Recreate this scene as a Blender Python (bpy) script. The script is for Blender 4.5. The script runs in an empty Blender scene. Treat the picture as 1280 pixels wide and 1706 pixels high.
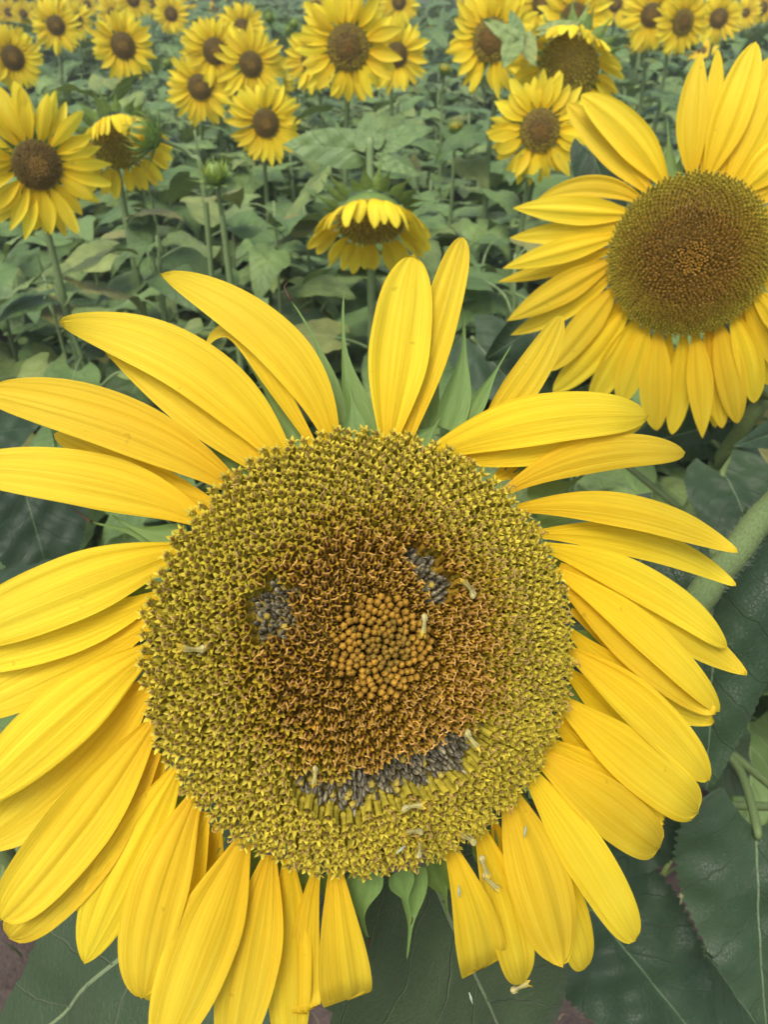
import bpy, math, random
import numpy as np
from mathutils import Vector, Matrix

random.seed(7)
rng = np.random.default_rng(7)
scene = bpy.context.scene
R_ = math.radians

# ------------------------------------------------------------------ camera
CAM = np.array([0.0, 0.0, 1.5])
PITCH = R_(36.0)
FPX, CX, CY = 1280.0, 640.0, 853.0
cd = bpy.data.cameras.new("camera")
cam = bpy.data.objects.new("camera", cd)
scene.collection.objects.link(cam)
cam.location = CAM
cam.rotation_euler = (math.pi / 2 - PITCH, 0, 0)
cd.sensor_fit = 'HORIZONTAL'
cd.sensor_width = 36.0
cd.lens = 36.0
cd.clip_start = 0.01
cd.clip_end = 900.0
cd.dof.use_dof = True
cd.dof.focus_distance = 0.32
cd.dof.aperture_fstop = 24.0
scene.camera = cam

# ------------------------------------------------------------------ sky + sun
SUN_EL, SUN_AZ = R_(62), R_(-150)          # azimuth measured from +Y towards +X
w = bpy.data.worlds.new("World")
scene.world = w
w.use_nodes = True
wn = w.node_tree
sky = wn.nodes.new("ShaderNodeTexSky")
sky.sky_type = 'NISHITA'
sky.sun_disc = False
sky.sun_elevation = SUN_EL
sky.sun_rotation = SUN_AZ
sky.air_density = 1.0
sky.dust_density = 6.0
sky.ozone_density = 1.0
wn.links.new(sky.outputs[0], wn.nodes["Background"].inputs[0])
wn.nodes["Background"].inputs[1].default_value = 0.13
sd = bpy.data.lights.new("sun", 'SUN')
sd.energy = 1.5
sd.angle = R_(24)
sd.color = (1.0, 0.98, 0.93)
sun = bpy.data.objects.new("sun", sd)
scene.collection.objects.link(sun)
sdir = Vector((math.sin(SUN_AZ) * math.cos(SUN_EL), math.cos(SUN_AZ) * math.cos(SUN_EL), math.sin(SUN_EL)))
sun.rotation_euler = sdir.to_track_quat('Z', 'Y').to_euler()
scene.view_settings.view_transform = 'Standard'
scene.view_settings.look = 'None'
scene.view_settings.gamma = 1.0
scene.view_settings.exposure = 0.76
scene.cycles.use_denoising = True
scene.cycles.max_bounces = 8
scene.cycles.diffuse_bounces = 4
scene.cycles.glossy_bounces = 2
scene.cycles.transmission_bounces = 4
scene.cycles.use_adaptive_sampling = True

# ------------------------------------------------------------------ helpers
RIGHT = np.array([1.0, 0, 0])
UPC = np.array([0, math.sin(PITCH), math.cos(PITCH)])
FWD = np.array([0, math.cos(PITCH), -math.sin(PITCH)])


def ray(px, py):
    return RIGHT * ((px - CX) / FPX) + UPC * (-(py - CY) / FPX) + FWD


def at(px, py, depth):
    """point of the place at a given depth from where the photographer stood"""
    return CAM + ray(px, py) * depth


def norm(v):
    v = np.asarray(v, float)
    return v / (np.linalg.norm(v) + 1e-12)


def project(p):
    d = np.asarray(p) - CAM
    z = d @ FWD
    return CX + FPX * (d @ RIGHT) / z, CY - FPX * (d @ UPC) / z, z


def link(name, data=None, parent=None, **props):
    o = bpy.data.objects.new(name, data)
    scene.collection.objects.link(o)
    if parent is not None:
        o.parent = parent
    for k, v in props.items():
        o[k] = v
    return o


def mesh(name, V, F, mats, UV=None, COL=None, MI=None, smooth=True):
    """V (n,3); F list/array of faces; UV per vertex; COL per vertex; MI per face"""
    me = bpy.data.meshes.new(name)
    V = np.asarray(V, np.float32)
    if isinstance(F, np.ndarray) and F.ndim == 2:
        k = F.shape[1]
        nf = len(F)
        me.vertices.add(len(V))
        me.vertices.foreach_set("co", V.ravel())
        me.loops.add(nf * k)
        me.loops.foreach_set("vertex_index", F.ravel().astype(np.int32))
        me.polygons.add(nf)
        me.polygons.foreach_set("loop_start", np.arange(0, nf * k, k, dtype=np.int32))
        me.polygons.foreach_set("loop_total", np.full(nf, k, np.int32))
    else:
        me.from_pydata(V.tolist(), [], [tuple(int(i) for i in f) for f in F])
    for m in (mats if isinstance(mats, (list, tuple)) else [mats]):
        me.materials.append(m)
    if MI is not None:
        me.polygons.foreach_set("material_index", np.asarray(MI, np.int32))
    me.polygons.foreach_set("use_smooth", np.full(len(me.polygons), smooth, bool))
    if UV is not None or COL is not None:
        li = np.empty(len(me.loops), np.int32)
        me.loops.foreach_get("vertex_index", li)
    if UV is not None:
        l = me.uv_layers.new(name="uv")
        l.data.foreach_set("uv", np.asarray(UV, np.float32)[li].ravel())
    if COL is not None:
        c = np.asarray(COL, np.float32)
        if c.shape[1] == 3:
            c = np.hstack([c, np.ones((len(c), 1), np.float32)])
        a = me.color_attributes.new("Col", 'FLOAT_COLOR', 'POINT')
        a.data.foreach_set("color", c.ravel())
    me.update(calc_edges=True)
    return me


class Geo:
    """collects pieces; triangulates so that everything is an (n,3) array"""
    def __init__(s):
        s.V, s.F, s.C, s.U, s.M, s.n = [], [], [], [], [], 0

    def add(s, V, F, C=None, U=None, mi=0):
        V = np.asarray(V, float)
        T = []
        for f in F:
            for i in range(1, len(f) - 1):
                T.append((f[0], f[i], f[i + 1]))
        return s.addt(V, np.array(T), C, U, mi)

    def addt(s, V, T, C=None, U=None, mi=0):
        s.V.append(V)
        s.F.append(np.asarray(T) + s.n)
        s.C.append(np.ones((len(V), 3)) if C is None else np.broadcast_to(np.asarray(C, float), (len(V), 3)))
        s.U.append(np.zeros((len(V), 2)) if U is None else np.asarray(U, float))
        s.M.append(np.full(len(T), mi) if np.isscalar(mi) else np.asarray(mi))
        s.n += len(V)
        return s

    def arrays(s):
        return np.vstack(s.V), np.vstack(s.F), np.vstack(s.C), np.vstack(s.U), np.concatenate(s.M)

    def mesh(s, name, mats, smooth=True):
        V, F, C, U, M = s.arrays()
        return mesh(name, V, F, mats, UV=U, COL=C, MI=M, smooth=smooth)


def grid_faces(nu, nv, closed=False):
    F = []
    for i in range(nu - 1):
        for j in range(nv if closed else nv - 1):
            a = i * nv + j
            b = i * nv + (j + 1) % nv
            F.append((a, b, b + nv, a + nv))
    return F


def catmull(P, n):
    P = np.asarray(P, float)
    if len(P) == 2:
        t = np.linspace(0, 1, n)[:, None]
        return P[0] * (1 - t) + P[1] * t
    Q = np.vstack([2 * P[0] - P[1], P, 2 * P[-1] - P[-2]])
    out = []
    for s in np.linspace(0, len(P) - 1, n):
        i = min(int(s), len(P) - 2)
        t = s - i
        a, b, c, d = Q[i], Q[i + 1], Q[i + 2], Q[i + 3]
        out.append(0.5 * (2 * b + (c - a) * t + (2 * a - 5 * b + 4 * c - d) * t * t + (3 * b - a - 3 * c + d) * t ** 3))
    return np.array(out)


def transport(C, S0):
    """tangents, sides, normals along a polyline by parallel transport"""
    T = np.gradient(C, axis=0)
    T /= np.linalg.norm(T, axis=1)[:, None] + 1e-12
    S = np.zeros_like(C)
    s = norm(np.asarray(S0) - T[0] * (T[0] @ S0))
    for i in range(len(C)):
        s = norm(s - T[i] * (T[i] @ s))
        S[i] = s
    N = np.cross(S, T)
    return T, S, N


def tube(P, r, k=8, n=16, cap=True, wob=0.0):
    """tapered tube: r = list of radii at the control points"""
    P = np.asarray(P, float)
    C = catmull(P, n)
    rr = np.interp(np.linspace(0, 1, n), np.linspace(0, 1, len(r)), r)
    d = norm(C[1] - C[0])
    s0 = np.cross(d, [0.3, 0.9, 0.2])
    T, S, N = transport(C, s0)
    a = np.linspace(0, 2 * math.pi, k, endpoint=False)
    V = (C[:, None] + rr[:, None, None] * (1 + wob * rng.standard_normal((n, 1, 1))) *
         (np.cos(a)[None, :, None] * S[:, None] + np.sin(a)[None, :, None] * N[:, None])).reshape(-1, 3)
    F = grid_faces(n, k, True)
    U = np.stack(np.meshgrid(np.linspace(0, 1, n), np.linspace(0, 1, k), indexing='ij'), -1).reshape(-1, 2)[:, ::-1]
    if cap:
        F.append(tuple(range(k))[::-1])
        F.append(tuple(range((n - 1) * k, n * k)))
    return V, F, U


# ------------------------------------------------------------------ materials
def mat(name):
    m = bpy.data.materials.new(name)
    m.use_nodes = True
    nt = m.node_tree
    return m, nt, nt.nodes["Principled BSDF"], nt.nodes["Material Output"]


def N(nt, kind, **kw):
    n = nt.nodes.new("ShaderNode" + kind)
    for k, v in kw.items():
        if k == 'op':
            n.operation = v
        elif hasattr(n, k):
            setattr(n, k, v)
        else:
            n.inputs[k.replace('_', ' ')].default_value = v
    return n


def math_(nt, op, a, b=None, c=None):
    n = nt.nodes.new("ShaderNodeMath")
    n.operation = op
    for i, x in enumerate((a, b, c)):
        if x is None:
            continue
        if isinstance(x, (int, float)):
            n.inputs[i].default_value = x
        else:
            nt.links.new(x, n.inputs[i])
    return n.outputs[0]


def ramp(nt, fac, stops):
    n = nt.nodes.new("ShaderNodeValToRGB")
    e = n.color_ramp.elements
    while len(e) > 1:
        e.remove(e[-1])
    e[0].position = stops[0][0]
    e[0].color = (*stops[0][1], 1)
    for p, c in stops[1:]:
        x = e.new(p)
        x.color = (*c, 1)
    nt.links.new(fac, n.inputs[0])
    return n.outputs[0]


def mix(nt, fac, a, b, blend='MIX'):
    n = nt.nodes.new("ShaderNodeMix")
    n.data_type = 'RGBA'
    n.blend_type = blend
    for sock, x in ((n.inputs[0], fac), (n.inputs[6], a), (n.inputs[7], b)):
        if isinstance(x, (int, float)):
            sock.default_value = x
        elif isinstance(x, tuple):
            sock.default_value = (*x, 1)
        else:
            nt.links.new(x, sock)
    return n.outputs[2]


def translucent(nt, bsdf, out, color, amount):
    t = nt.nodes.new("ShaderNodeBsdfTranslucent")
    if isinstance(color, tuple):
        t.inputs[0].default_value = (*color, 1)
    else:
        nt.links.new(color, t.inputs[0])
    ms = nt.nodes.new("ShaderNodeMixShader")
    ms.inputs[0].default_value = amount
    nt.links.new(bsdf.outputs[0], ms.inputs[1])
    nt.links.new(t.outputs[0], ms.inputs[2])
    nt.links.new(ms.outputs[0], out.inputs[0])
    return t


def petal_material(name, base, mid, tip, lines=70.0, bump=0.25, spots=0.0):
    m, nt, b, out = mat(name)
    uv = N(nt, "UVMap")
    sep = N(nt, "SeparateXYZ")
    nt.links.new(uv.outputs[0], sep.inputs[0])
    u, v = sep.outputs[0], sep.outputs[1]
    oi = N(nt, "ObjectInfo")
    col = ramp(nt, v, [(0.0, base), (0.28, mid), (0.7, tip), (1.0, tip)])
    # veins that run the length of the petal
    comb = N(nt, "CombineXYZ")
    nt.links.new(math_(nt, 'MULTIPLY', u, lines), comb.inputs[0])
    nt.links.new(math_(nt, 'MULTIPLY', v, 1.6), comb.inputs[1])
    nt.links.new(math_(nt, 'MULTIPLY', oi.outputs['Random'], 57.0), comb.inputs[2])
    nz = N(nt, "TexNoise", Scale=1.0, Detail=3.0, Roughness=0.6)
    nt.links.new(comb.outputs[0], nz.inputs['Vector'])
    comb2 = N(nt, "CombineXYZ")
    nt.links.new(math_(nt, 'MULTIPLY', u, 14.0), comb2.inputs[0])
    nt.links.new(math_(nt, 'MULTIPLY', v, 0.9), comb2.inputs[1])
    nt.links.new(math_(nt, 'MULTIPLY', oi.outputs['Random'], 31.0), comb2.inputs[2])
    nz2 = N(nt, "TexNoise", Scale=1.0, Detail=2.0)
    nt.links.new(comb2.outputs[0], nz2.inputs['Vector'])
    streak = ramp(nt, nz.outputs[0], [(0.32, (0.84, 0.77, 0.55)), (0.55, (1.0, 1.0, 1.0))])
    streak2 = ramp(nt, nz2.outputs[0], [(0.34, (0.92, 0.86, 0.6)), (0.58, (1.0, 1.0, 1.0))])
    col = mix(nt, 0.75, col, streak, 'MULTIPLY')
    col = mix(nt, 0.9, col, streak2, 'MULTIPLY')
    blo = N(nt, "TexNoise", Scale=26.0, Detail=3.0)
    geo = N(nt, "NewGeometry")
    nt.links.new(geo.outputs['Position'], blo.inputs['Vector'])
    col = mix(nt, 0.5, col, ramp(nt, blo.outputs[0], [(0.3, (0.9, 0.86, 0.75)), (0.7, (1, 1, 1))]), 'MULTIPLY')
    if spots:
        sp = N(nt, "TexNoise", Scale=150.0, Detail=2.0)
        mp = N(nt, "Mapping")
        mp.inputs['Scale'].default_value = (1.0, 1.0, 1.0)
        nt.links.new(geo.outputs['Position'], mp.inputs[0])
        nt.links.new(mp.outputs[0], sp.inputs['Vector'])
        f = ramp(nt, sp.outputs[0], [(0.735, (0, 0, 0)), (0.77, (1, 1, 1))])
        col = mix(nt, math_(nt, 'MULTIPLY', f, spots), col, (0.22, 0.10, 0.01))
    hs = N(nt, "HueSaturation")
    nt.links.new(math_(nt, 'MULTIPLY_ADD', oi.outputs['Random'], 0.16, 0.9), hs.inputs['Value'])
    nt.links.new(math_(nt, 'MULTIPLY_ADD', oi.outputs['Random'], 0.012, 0.494), hs.inputs['Hue'])
    nt.links.new(col, hs.inputs['Color'])
    col = hs.outputs[0]
    nt.links.new(col, b.inputs['Base Color'])
    b.inputs['Roughness'].default_value = 0.62
    b.inputs['Specular IOR Level'].default_value = 0.18
    bm = N(nt, "Bump", Strength=bump, Distance=0.0008)
    nt.links.new(mix(nt, 0.6, nz.outputs[1], nz2.outputs[1]), bm.inputs['Height'])
    nt.links.new(bm.outputs[0], b.inputs['Normal'])
    t = translucent(nt, b, out, col, 0.42)
    nt.links.new(bm.outputs[0], t.inputs['Normal'])
    return m


def leaf_material(name, dark, light, vein, rough=0.48, veins=9.0, veinw=0.045, spec=0.45, sheen=0.25, aged=0.0):
    m, nt, b, out = mat(name)
    uv = N(nt, "UVMap")
    sep = N(nt, "SeparateXYZ")
    nt.links.new(uv.outputs[0], sep.inputs[0])
    x = math_(nt, 'ABSOLUTE', math_(nt, 'SUBTRACT', sep.outputs[0], 0.5))
    y = sep.outputs[1]
    geo = N(nt, "NewGeometry")
    wob = N(nt, "TexNoise", Scale=7.0, Detail=2.0)
    nt.links.new(uv.outputs[0], wob.inputs['Vector'])
    wv = math_(nt, 'MULTIPLY_ADD', wob.outputs[0], 0.10, -0.05)
    # side veins: leave the midrib and sweep towards the tip
    s = math_(nt, 'SUBTRACT', math_(nt, 'ADD', y, wv), math_(nt, 'MULTIPLY', math_(nt, 'POWER', x, 0.85), 0.85))
    side = math_(nt, 'GREATER_THAN', sep.outputs[0], 0.5)
    s = math_(nt, 'MULTIPLY_ADD', s, veins, math_(nt, 'MULTIPLY', side, 0.42))
    fr = math_(nt, 'ABSOLUTE', math_(nt, 'SUBTRACT', math_(nt, 'FRACT', s), 0.5))
    lat = math_(nt, 'SUBTRACT', 1.0, math_(nt, 'MINIMUM', math_(nt, 'DIVIDE', fr, math_(nt, 'MULTIPLY_ADD', x, -veinw, veinw)), 1.0))
    rib = math_(nt, 'SUBTRACT', 1.0, math_(nt, 'MINIMUM', math_(nt, 'DIVIDE', x, math_(nt, 'MULTIPLY_ADD', y, -0.0055, 0.0085)), 1.0))
    ribs = math_(nt, 'MINIMUM', math_(nt, 'MULTIPLY', rib, 3.0), 1.0)
    # fine net between the veins
    vor = N(nt, "TexVoronoi", feature='DISTANCE_TO_EDGE', Scale=62.0)
    nt.links.new(uv.outputs[0], vor.inputs['Vector'])
    net = ramp(nt, vor.outputs[0], [(0.0, (1, 1, 1)), (0.09, (0, 0, 0))])
    blo = N(nt, "TexNoise", Scale=9.0, Detail=4.0)
    nt.links.new(geo.outputs['Position'], blo.inputs['Vector'])
    col = mix(nt, ramp(nt, blo.outputs[0], [(0.32, (0, 0, 0)), (0.68, (1, 1, 1))]), dark, light)
    col = mix(nt, math_(nt, 'MULTIPLY', net, 0.05), col, vein)
    col = mix(nt, math_(nt, 'MULTIPLY', lat, 0.55), col, vein)
    col = mix(nt, ribs, col, vein)
    oi = N(nt, "ObjectInfo")
    hs = N(nt, "HueSaturation")
    nt.links.new(math_(nt, 'MULTIPLY_ADD', oi.outputs['Random'], 0.5, 0.75), hs.inputs['Value'])
    nt.links.new(math_(nt, 'MULTIPLY_ADD', math_(nt, 'POWER', oi.outputs['Random'], 3.0), -0.06, 0.508), hs.inputs['Hue'])
    nt.links.new(col, hs.inputs['Color'])
    col = hs.outputs[0]
    old = ramp(nt, oi.outputs['Random'], [(0.95, (0, 0, 0)), (0.96, (1, 1, 1))])
    col = mix(nt, math_(nt, 'MULTIPLY', old, aged), col, (0.22, 0.20, 0.055))
    # the underside is paler
    back = mix(nt, 0.35, col, (0.16, 0.22, 0.12))
    col = mix(nt, geo.outputs['Backfacing'], col, back)
    nt.links.new(col, b.inputs['Base Color'])
    b.inputs['Roughness'].default_value = rough
    b.inputs['Specular IOR Level'].default_value = spec
    hgt = math_(nt, 'SUBTRACT', math_(nt, 'MULTIPLY_ADD', blo.outputs[0], 0.6, 0.0),
                math_(nt, 'ADD', math_(nt, 'MULTIPLY', lat, 0.7), math_(nt, 'ADD', math_(nt, 'MULTIPLY', ribs, 0.5), math_(nt, 'MULTIPLY', net, 0.08))))
    b.inputs['Sheen Weight'].default_value = sheen
    b.inputs['Sheen Roughness'].default_value = 0.45
    b.inputs['Sheen Tint'].default_value = (0.85, 1.0, 0.82, 1)
    bm = N(nt, "Bump", Strength=0.9, Distance=0.003)
    nt.links.new(hgt, bm.inputs['Height'])
    nt.links.new(bm.outputs[0], b.inputs['Normal'])
    translucent(nt, b, out, mix(nt, 0.6, col, (0.16, 0.22, 0.03)), 0.2)
    return m


def simple(name, color, rough=0.6, var=0.35, scale=60.0, bump=0.3, dist=0.001, tl=0.0, spec=0.3, stretch=None):
    m, nt, b, out = mat(name)
    geo = N(nt, "NewGeometry")
    nz = N(nt, "TexNoise", Scale=scale, Detail=4.0, Roughness=0.6)
    if stretch:
        uv = N(nt, "UVMap")
        mp = N(nt, "Mapping")
        mp.inputs['Scale'].default_value = stretch
        nt.links.new(uv.outputs[0], mp.inputs[0])
        nt.links.new(mp.outputs[0], nz.inputs['Vector'])
    else:
        nt.links.new(geo.outputs['Position'], nz.inputs['Vector'])
    lo = tuple(c * (1 - var) for c in color)
    hi = tuple(min(1, c * (1 + var)) for c in color)
    col = ramp(nt, nz.outputs[0], [(0.3, lo), (0.7, hi)])
    nt.links.new(col, b.inputs['Base Color'])
    b.inputs['Roughness'].default_value = rough
    b.inputs['Specular IOR Level'].default_value = spec
    bm = N(nt, "Bump", Strength=bump, Distance=dist)
    nt.links.new(nz.outputs[0], bm.inputs['Height'])
    nt.links.new(bm.outputs[0], b.inputs['Normal'])
    if tl:
        translucent(nt, b, out, col, tl)
    return m


def vcol(name, rough=0.6, scale=260.0, tl=0.0, var=0.5, spec=0.25):
    """colour from the piece itself, varied with fine noise"""
    m, nt, b, out = mat(name)
    at_ = N(nt, "Attribute", attribute_name="Col")
    geo = N(nt, "NewGeometry")
    nz = N(nt, "TexNoise", Scale=scale, Detail=2.0)
    nt.links.new(geo.outputs['Position'], nz.inputs['Vector'])
    col = mix(nt, var, at_.outputs[0], ramp(nt, nz.outputs[0], [(0.3, (0.55, 0.5, 0.4)), (0.7, (1.25, 1.2, 1.1))]), 'MULTIPLY')
    nt.links.new(col, b.inputs['Base Color'])
    b.inputs['Roughness'].default_value = rough
    b.inputs['Specular IOR Level'].default_value = spec
    if tl:
        translucent(nt, b, out, col, tl)
    return m


M_PETAL = petal_material("petal_yellow", (0.84, 0.535, 0.014), (0.84, 0.615, 0.026), (0.84, 0.665, 0.045), bump=0.8, spots=0.25)
M_PETAL2 = petal_material("petal_yellow_field", (0.86, 0.60, 0.016), (0.89, 0.72, 0.035), (0.90, 0.77, 0.06), lines=40, bump=0.08)
M_LEAF = leaf_material("leaf_near", (0.018, 0.044, 0.020), (0.034, 0.068, 0.029), (0.12, 0.185, 0.09), veins=5.0, veinw=0.028, spec=0.3, sheen=0.08)  # green darkened: shade on the near low leaves is put into the colour
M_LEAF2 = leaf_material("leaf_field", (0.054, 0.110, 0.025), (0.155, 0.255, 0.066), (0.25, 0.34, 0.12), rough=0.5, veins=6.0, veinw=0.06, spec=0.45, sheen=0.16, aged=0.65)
M_YOUNG = leaf_material("leaf_young", (0.13, 0.22, 0.06), (0.22, 0.33, 0.10), (0.32, 0.42, 0.18), veins=5.0, veinw=0.05, sheen=0.2)
M_BRACT = simple("bract_green", (0.125, 0.21, 0.052), 0.5, 0.3, 6.0, 0.3, 0.001, 0.2, stretch=(14, 1.2, 1))
M_STEM = simple("stem_green", (0.105, 0.15, 0.05), 0.55, 0.3, 5.0, 0.35, 0.001, stretch=(9, 3, 1))
M_STEM2 = simple("stem_field", (0.15, 0.215, 0.085), 0.6, 0.35, 5.0, 0.35, 0.001, stretch=(7, 5, 1))
M_FLORET = vcol("floret", 0.6, 330.0, 0.25)
M_DISC = vcol("disc_field", 0.7, 260.0, 0.0)
M_SEED = vcol("seed", 0.8, 600.0, 0.0, 0.6, 0.12)
M_CALYX = vcol("calyx", 0.55, 120.0, 0.15)
M_HAIR = simple("stem_hair", (0.42, 0.5, 0.36), 0.5, 0.1, tl=0.4)
M_STRAW = vcol("weed", 0.75, 40.0, 0.15)
M_WORN = simple("dry_brown", (0.06, 0.035, 0.02), 0.8, 0.4, 200.0)

# ------------------------------------------------------------------ ground
m, nt, b, out = mat("soil")
geo = N(nt, "NewGeometry")
n1 = N(nt, "TexNoise", Scale=2.2, Detail=6.0, Roughness=0.65)
n2 = N(nt, "TexNoise", Scale=38.0, Detail=6.0, Roughness=0.7)
for n_ in (n1, n2):
    nt.links.new(geo.outputs['Position'], n_.inputs['Vector'])
c = ramp(nt, n1.outputs[0], [(0.3, (0.050, 0.036, 0.030)), (0.7, (0.13, 0.098, 0.085))])
c = mix(nt, 0.8, c, ramp(nt, n2.outputs[0], [(0.3, (0.45, 0.42, 0.4)), (0.7, (1.3, 1.25, 1.2))]), 'MULTIPLY')
nt.links.new(c, b.inputs['Base Color'])
b.inputs['Roughness'].default_value = 0.95
bm_ = N(nt, "Bump", Strength=0.9, Distance=0.02)
nt.links.new(n2.outputs[0], bm_.inputs['Height'])
nt.links.new(bm_.outputs[0], b.inputs['Normal'])
M_SOIL = m

g = np.linspace(-1, 1, 181)
gx = 9.0 * g + 400 * np.sign(g) * np.abs(g) ** 9
XX, YY = np.meshgrid(gx, gx + 4.0, indexing='ij')
ZZ = np.zeros_like(XX)
for k in range(26):
    a, f, ph = rng.uniform(0, 6.28), 2.0 * 1.17 ** k, rng.uniform(0, 6.28)
    ZZ += 0.028 * (2.0 / f) ** 0.62 * np.sin(f * (XX * math.cos(a) + YY * math.sin(a)) + ph)
ZZ -= ZZ.max() * 0.5
ZZ *= np.exp(-((np.abs(XX) + np.abs(YY)) / 60) ** 2)
link("ground", mesh("ground", np.stack([XX, YY, ZZ], -1).reshape(-1, 3), np.array(grid_faces(181, 181)), M_SOIL), kind="structure")


# ------------------------------------------------------------------ petals and leaves
def blade(C, S0, hw, nv, prof, cup=0.0, ridges=(), twist=0.0, jag=0.0, seed=0, edgewave=0.0):
    """a petal or bract: sheet along the polyline C"""
    r = np.random.default_rng(seed)
    nu = len(C)
    T, S, Nn = transport(C, S0)
    t = np.linspace(0, 1, nu)
    L = np.concatenate([[0], np.cumsum(np.linalg.norm(np.diff(C, axis=0), axis=1))])
    t = L / L[-1]
    v = np.linspace(-1, 1, nv)
    f = prof(t)
    if twist:
        a = twist * np.clip((t - 0.25) / 0.75, 0, 1) ** 1.3
        S, Nn = S * np.cos(a)[:, None] + Nn * np.sin(a)[:, None], Nn * np.cos(a)[:, None] - S * np.sin(a)[:, None]
    W = hw * f
    asym = 1 + 0.0 * v
    d = np.zeros((nu, nv))
    d += cup * W[:, None] * (v[None] ** 2 - 0.3)
    for amp, fr, ph in ridges:
        d += amp * W[:, None] * np.cos(math.pi * fr * v[None] + ph) * (1 - 0.35 * t[:, None])
    if edgewave:
        p = r.uniform(0, 6.28, 4)
        d += edgewave * hw * np.sin(t[:, None] * 9 + p[0] + (v[None] > 0) * p[1]) * np.abs(v[None]) ** 2.5 * f[:, None]
    V = C[:, None] + S[:, None] * (v[None, :, None] * W[:, None, None]) + Nn[:, None] * d[:, :, None]
    if jag:
        j = jag * hw * (r.uniform(-1, 1, nv) * 0.5 + np.sin(v * 2.2 + r.uniform(0, 6)) * 0.6)
        V += T[:, None] * (j[None, :, None] * (np.clip((t - 0.8) / 0.2, 0, 1) ** 2)[:, None, None])
    U = np.stack([np.broadcast_to(v * 0.5 + 0.5, (nu, nv)), np.broadcast_to(t[:, None], (nu, nv))], -1).reshape(-1, 2)
    return V.reshape(-1, 3), np.array(grid_faces(nu, nv)), U


def petal_prof(style='normal', base=0.24):
    p, q, tm = {'normal': (2.6, 0.68, 0.46), 'point': (2.0, 0.95, 0.46), 'round': (2.9, 0.52, 0.5), 'blunt': (9, 0.10, 0.72)}[style]

    def f(t):
        g = base + (1 - base) * np.sin(np.pi / 2 * np.clip(t / tm, 0, 1)) ** 1.15
        x = np.clip((t - 0.42) / 0.58, 0, 1)
        return g * np.clip(1 - x ** p, 0.0, 1) ** q + 0.004
    return f


def bract_prof(t):
    x = np.clip((t - .22) / .5, 0, 1)
    x = x * x * (3 - 2 * x)
    return (0.78 + 0.22 * np.sin(np.clip(t / 0.2, 0, 1) * np.pi / 2)) * (1 - .8 * x) * np.clip(1 - t, 0, 1) ** .45 + 0.01


def frame_matrix(o, u, v, n):
    return Matrix(((u[0], v[0], n[0], o[0]), (u[1], v[1], n[1], o[1]), (u[2], v[2], n[2], o[2]), (0, 0, 0, 1)))


class HeadFrame:
    """flower head: origin, u (right), v (up), n (facing)"""
    def __init__(s, o, n, up=(0, 0, 1)):
        s.o = np.asarray(o, float)
        s.n = norm(n)
        s.u = norm(np.cross(up, s.n))
        s.v = np.cross(s.n, s.u)
        s.M = frame_matrix(s.o, s.u, s.v, s.n)

    def loc(s, px, py, z):
        d = ray(px, py)
        t = ((s.o + s.n * z - CAM) @ s.n) / (d @ s.n)
        p = CAM + d * t - s.o
        return np.array([p @ s.u, p @ s.v, z])

    def world(s, q):
        q = np.asarray(q)
        return s.o + q[..., :1] * s.u + q[..., 1:2] * s.v + q[..., 2:3] * s.n


def set_world(o, parent, M):
    """place o with world matrix M under a parent that carries only a translation or a known world matrix"""
    o.parent = parent
    o.matrix_basis = parent["_w"].inverted() @ M if False else WORLD[parent.name].inverted() @ M
    WORLD[o.name] = M


WORLD = {}


def root(name, loc, label, cat, group=None):
    o = link(name, None, None, label=label, category=cat)
    o.empty_display_size = 0.05
    o.location = loc
    if group:
        o["group"] = group
    WORLD[o.name] = Matrix.Translation(Vector(loc))
    return o


def child(name, me, parent, M=None, kind=None, label=None):
    o = bpy.data.objects.new(name, me)
    scene.collection.objects.link(o)
    Mw = WORLD[parent.name] if M is None else M
    set_world(o, parent, Mw)
    if kind:
        o["kind"] = kind
    if label:
        o["label"] = label
    return o


# ------------------------------------------------------------------ disc florets
C_LOBE, C_TUBE = (0.55, 0.465, 0.045), (0.46, 0.39, 0.04)
C_IN, C_STAM = (0.36, 0.28, 0.035), (0.32, 0.215, 0.06)
B_LOBE, B_TUBE = (0.43, 0.27, 0.025), (0.35, 0.215, 0.02)
C_STIG, B_STIG = (0.44, 0.30, 0.09), (0.48, 0.285, 0.07)


def ring(r, z, k, ph=0.0):
    a = np.arange(k) * 2 * math.pi / k + ph
    return np.stack([r * np.cos(a), r * np.sin(a), np.full(k, z)], 1)


def wire(P, r, k=4):
    P = np.asarray(P, float)
    T, S, Nn = transport(P, np.cross(norm(P[1] - P[0]), [0.31, 0.5, 0.8]))
    a = np.arange(k) * 2 * math.pi / k
    rr = np.full(len(P), r) if np.isscalar(r) else np.asarray(r)
    V = (P[:, None] + rr[:, None, None] * (np.cos(a)[None, :, None] * S[:, None] + np.sin(a)[None, :, None] * Nn[:, None])).reshape(-1, 3)
    F = grid_faces(len(P), k, True) + [tuple(range((len(P) - 1) * k, len(P) * k))]
    return V, F


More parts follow.
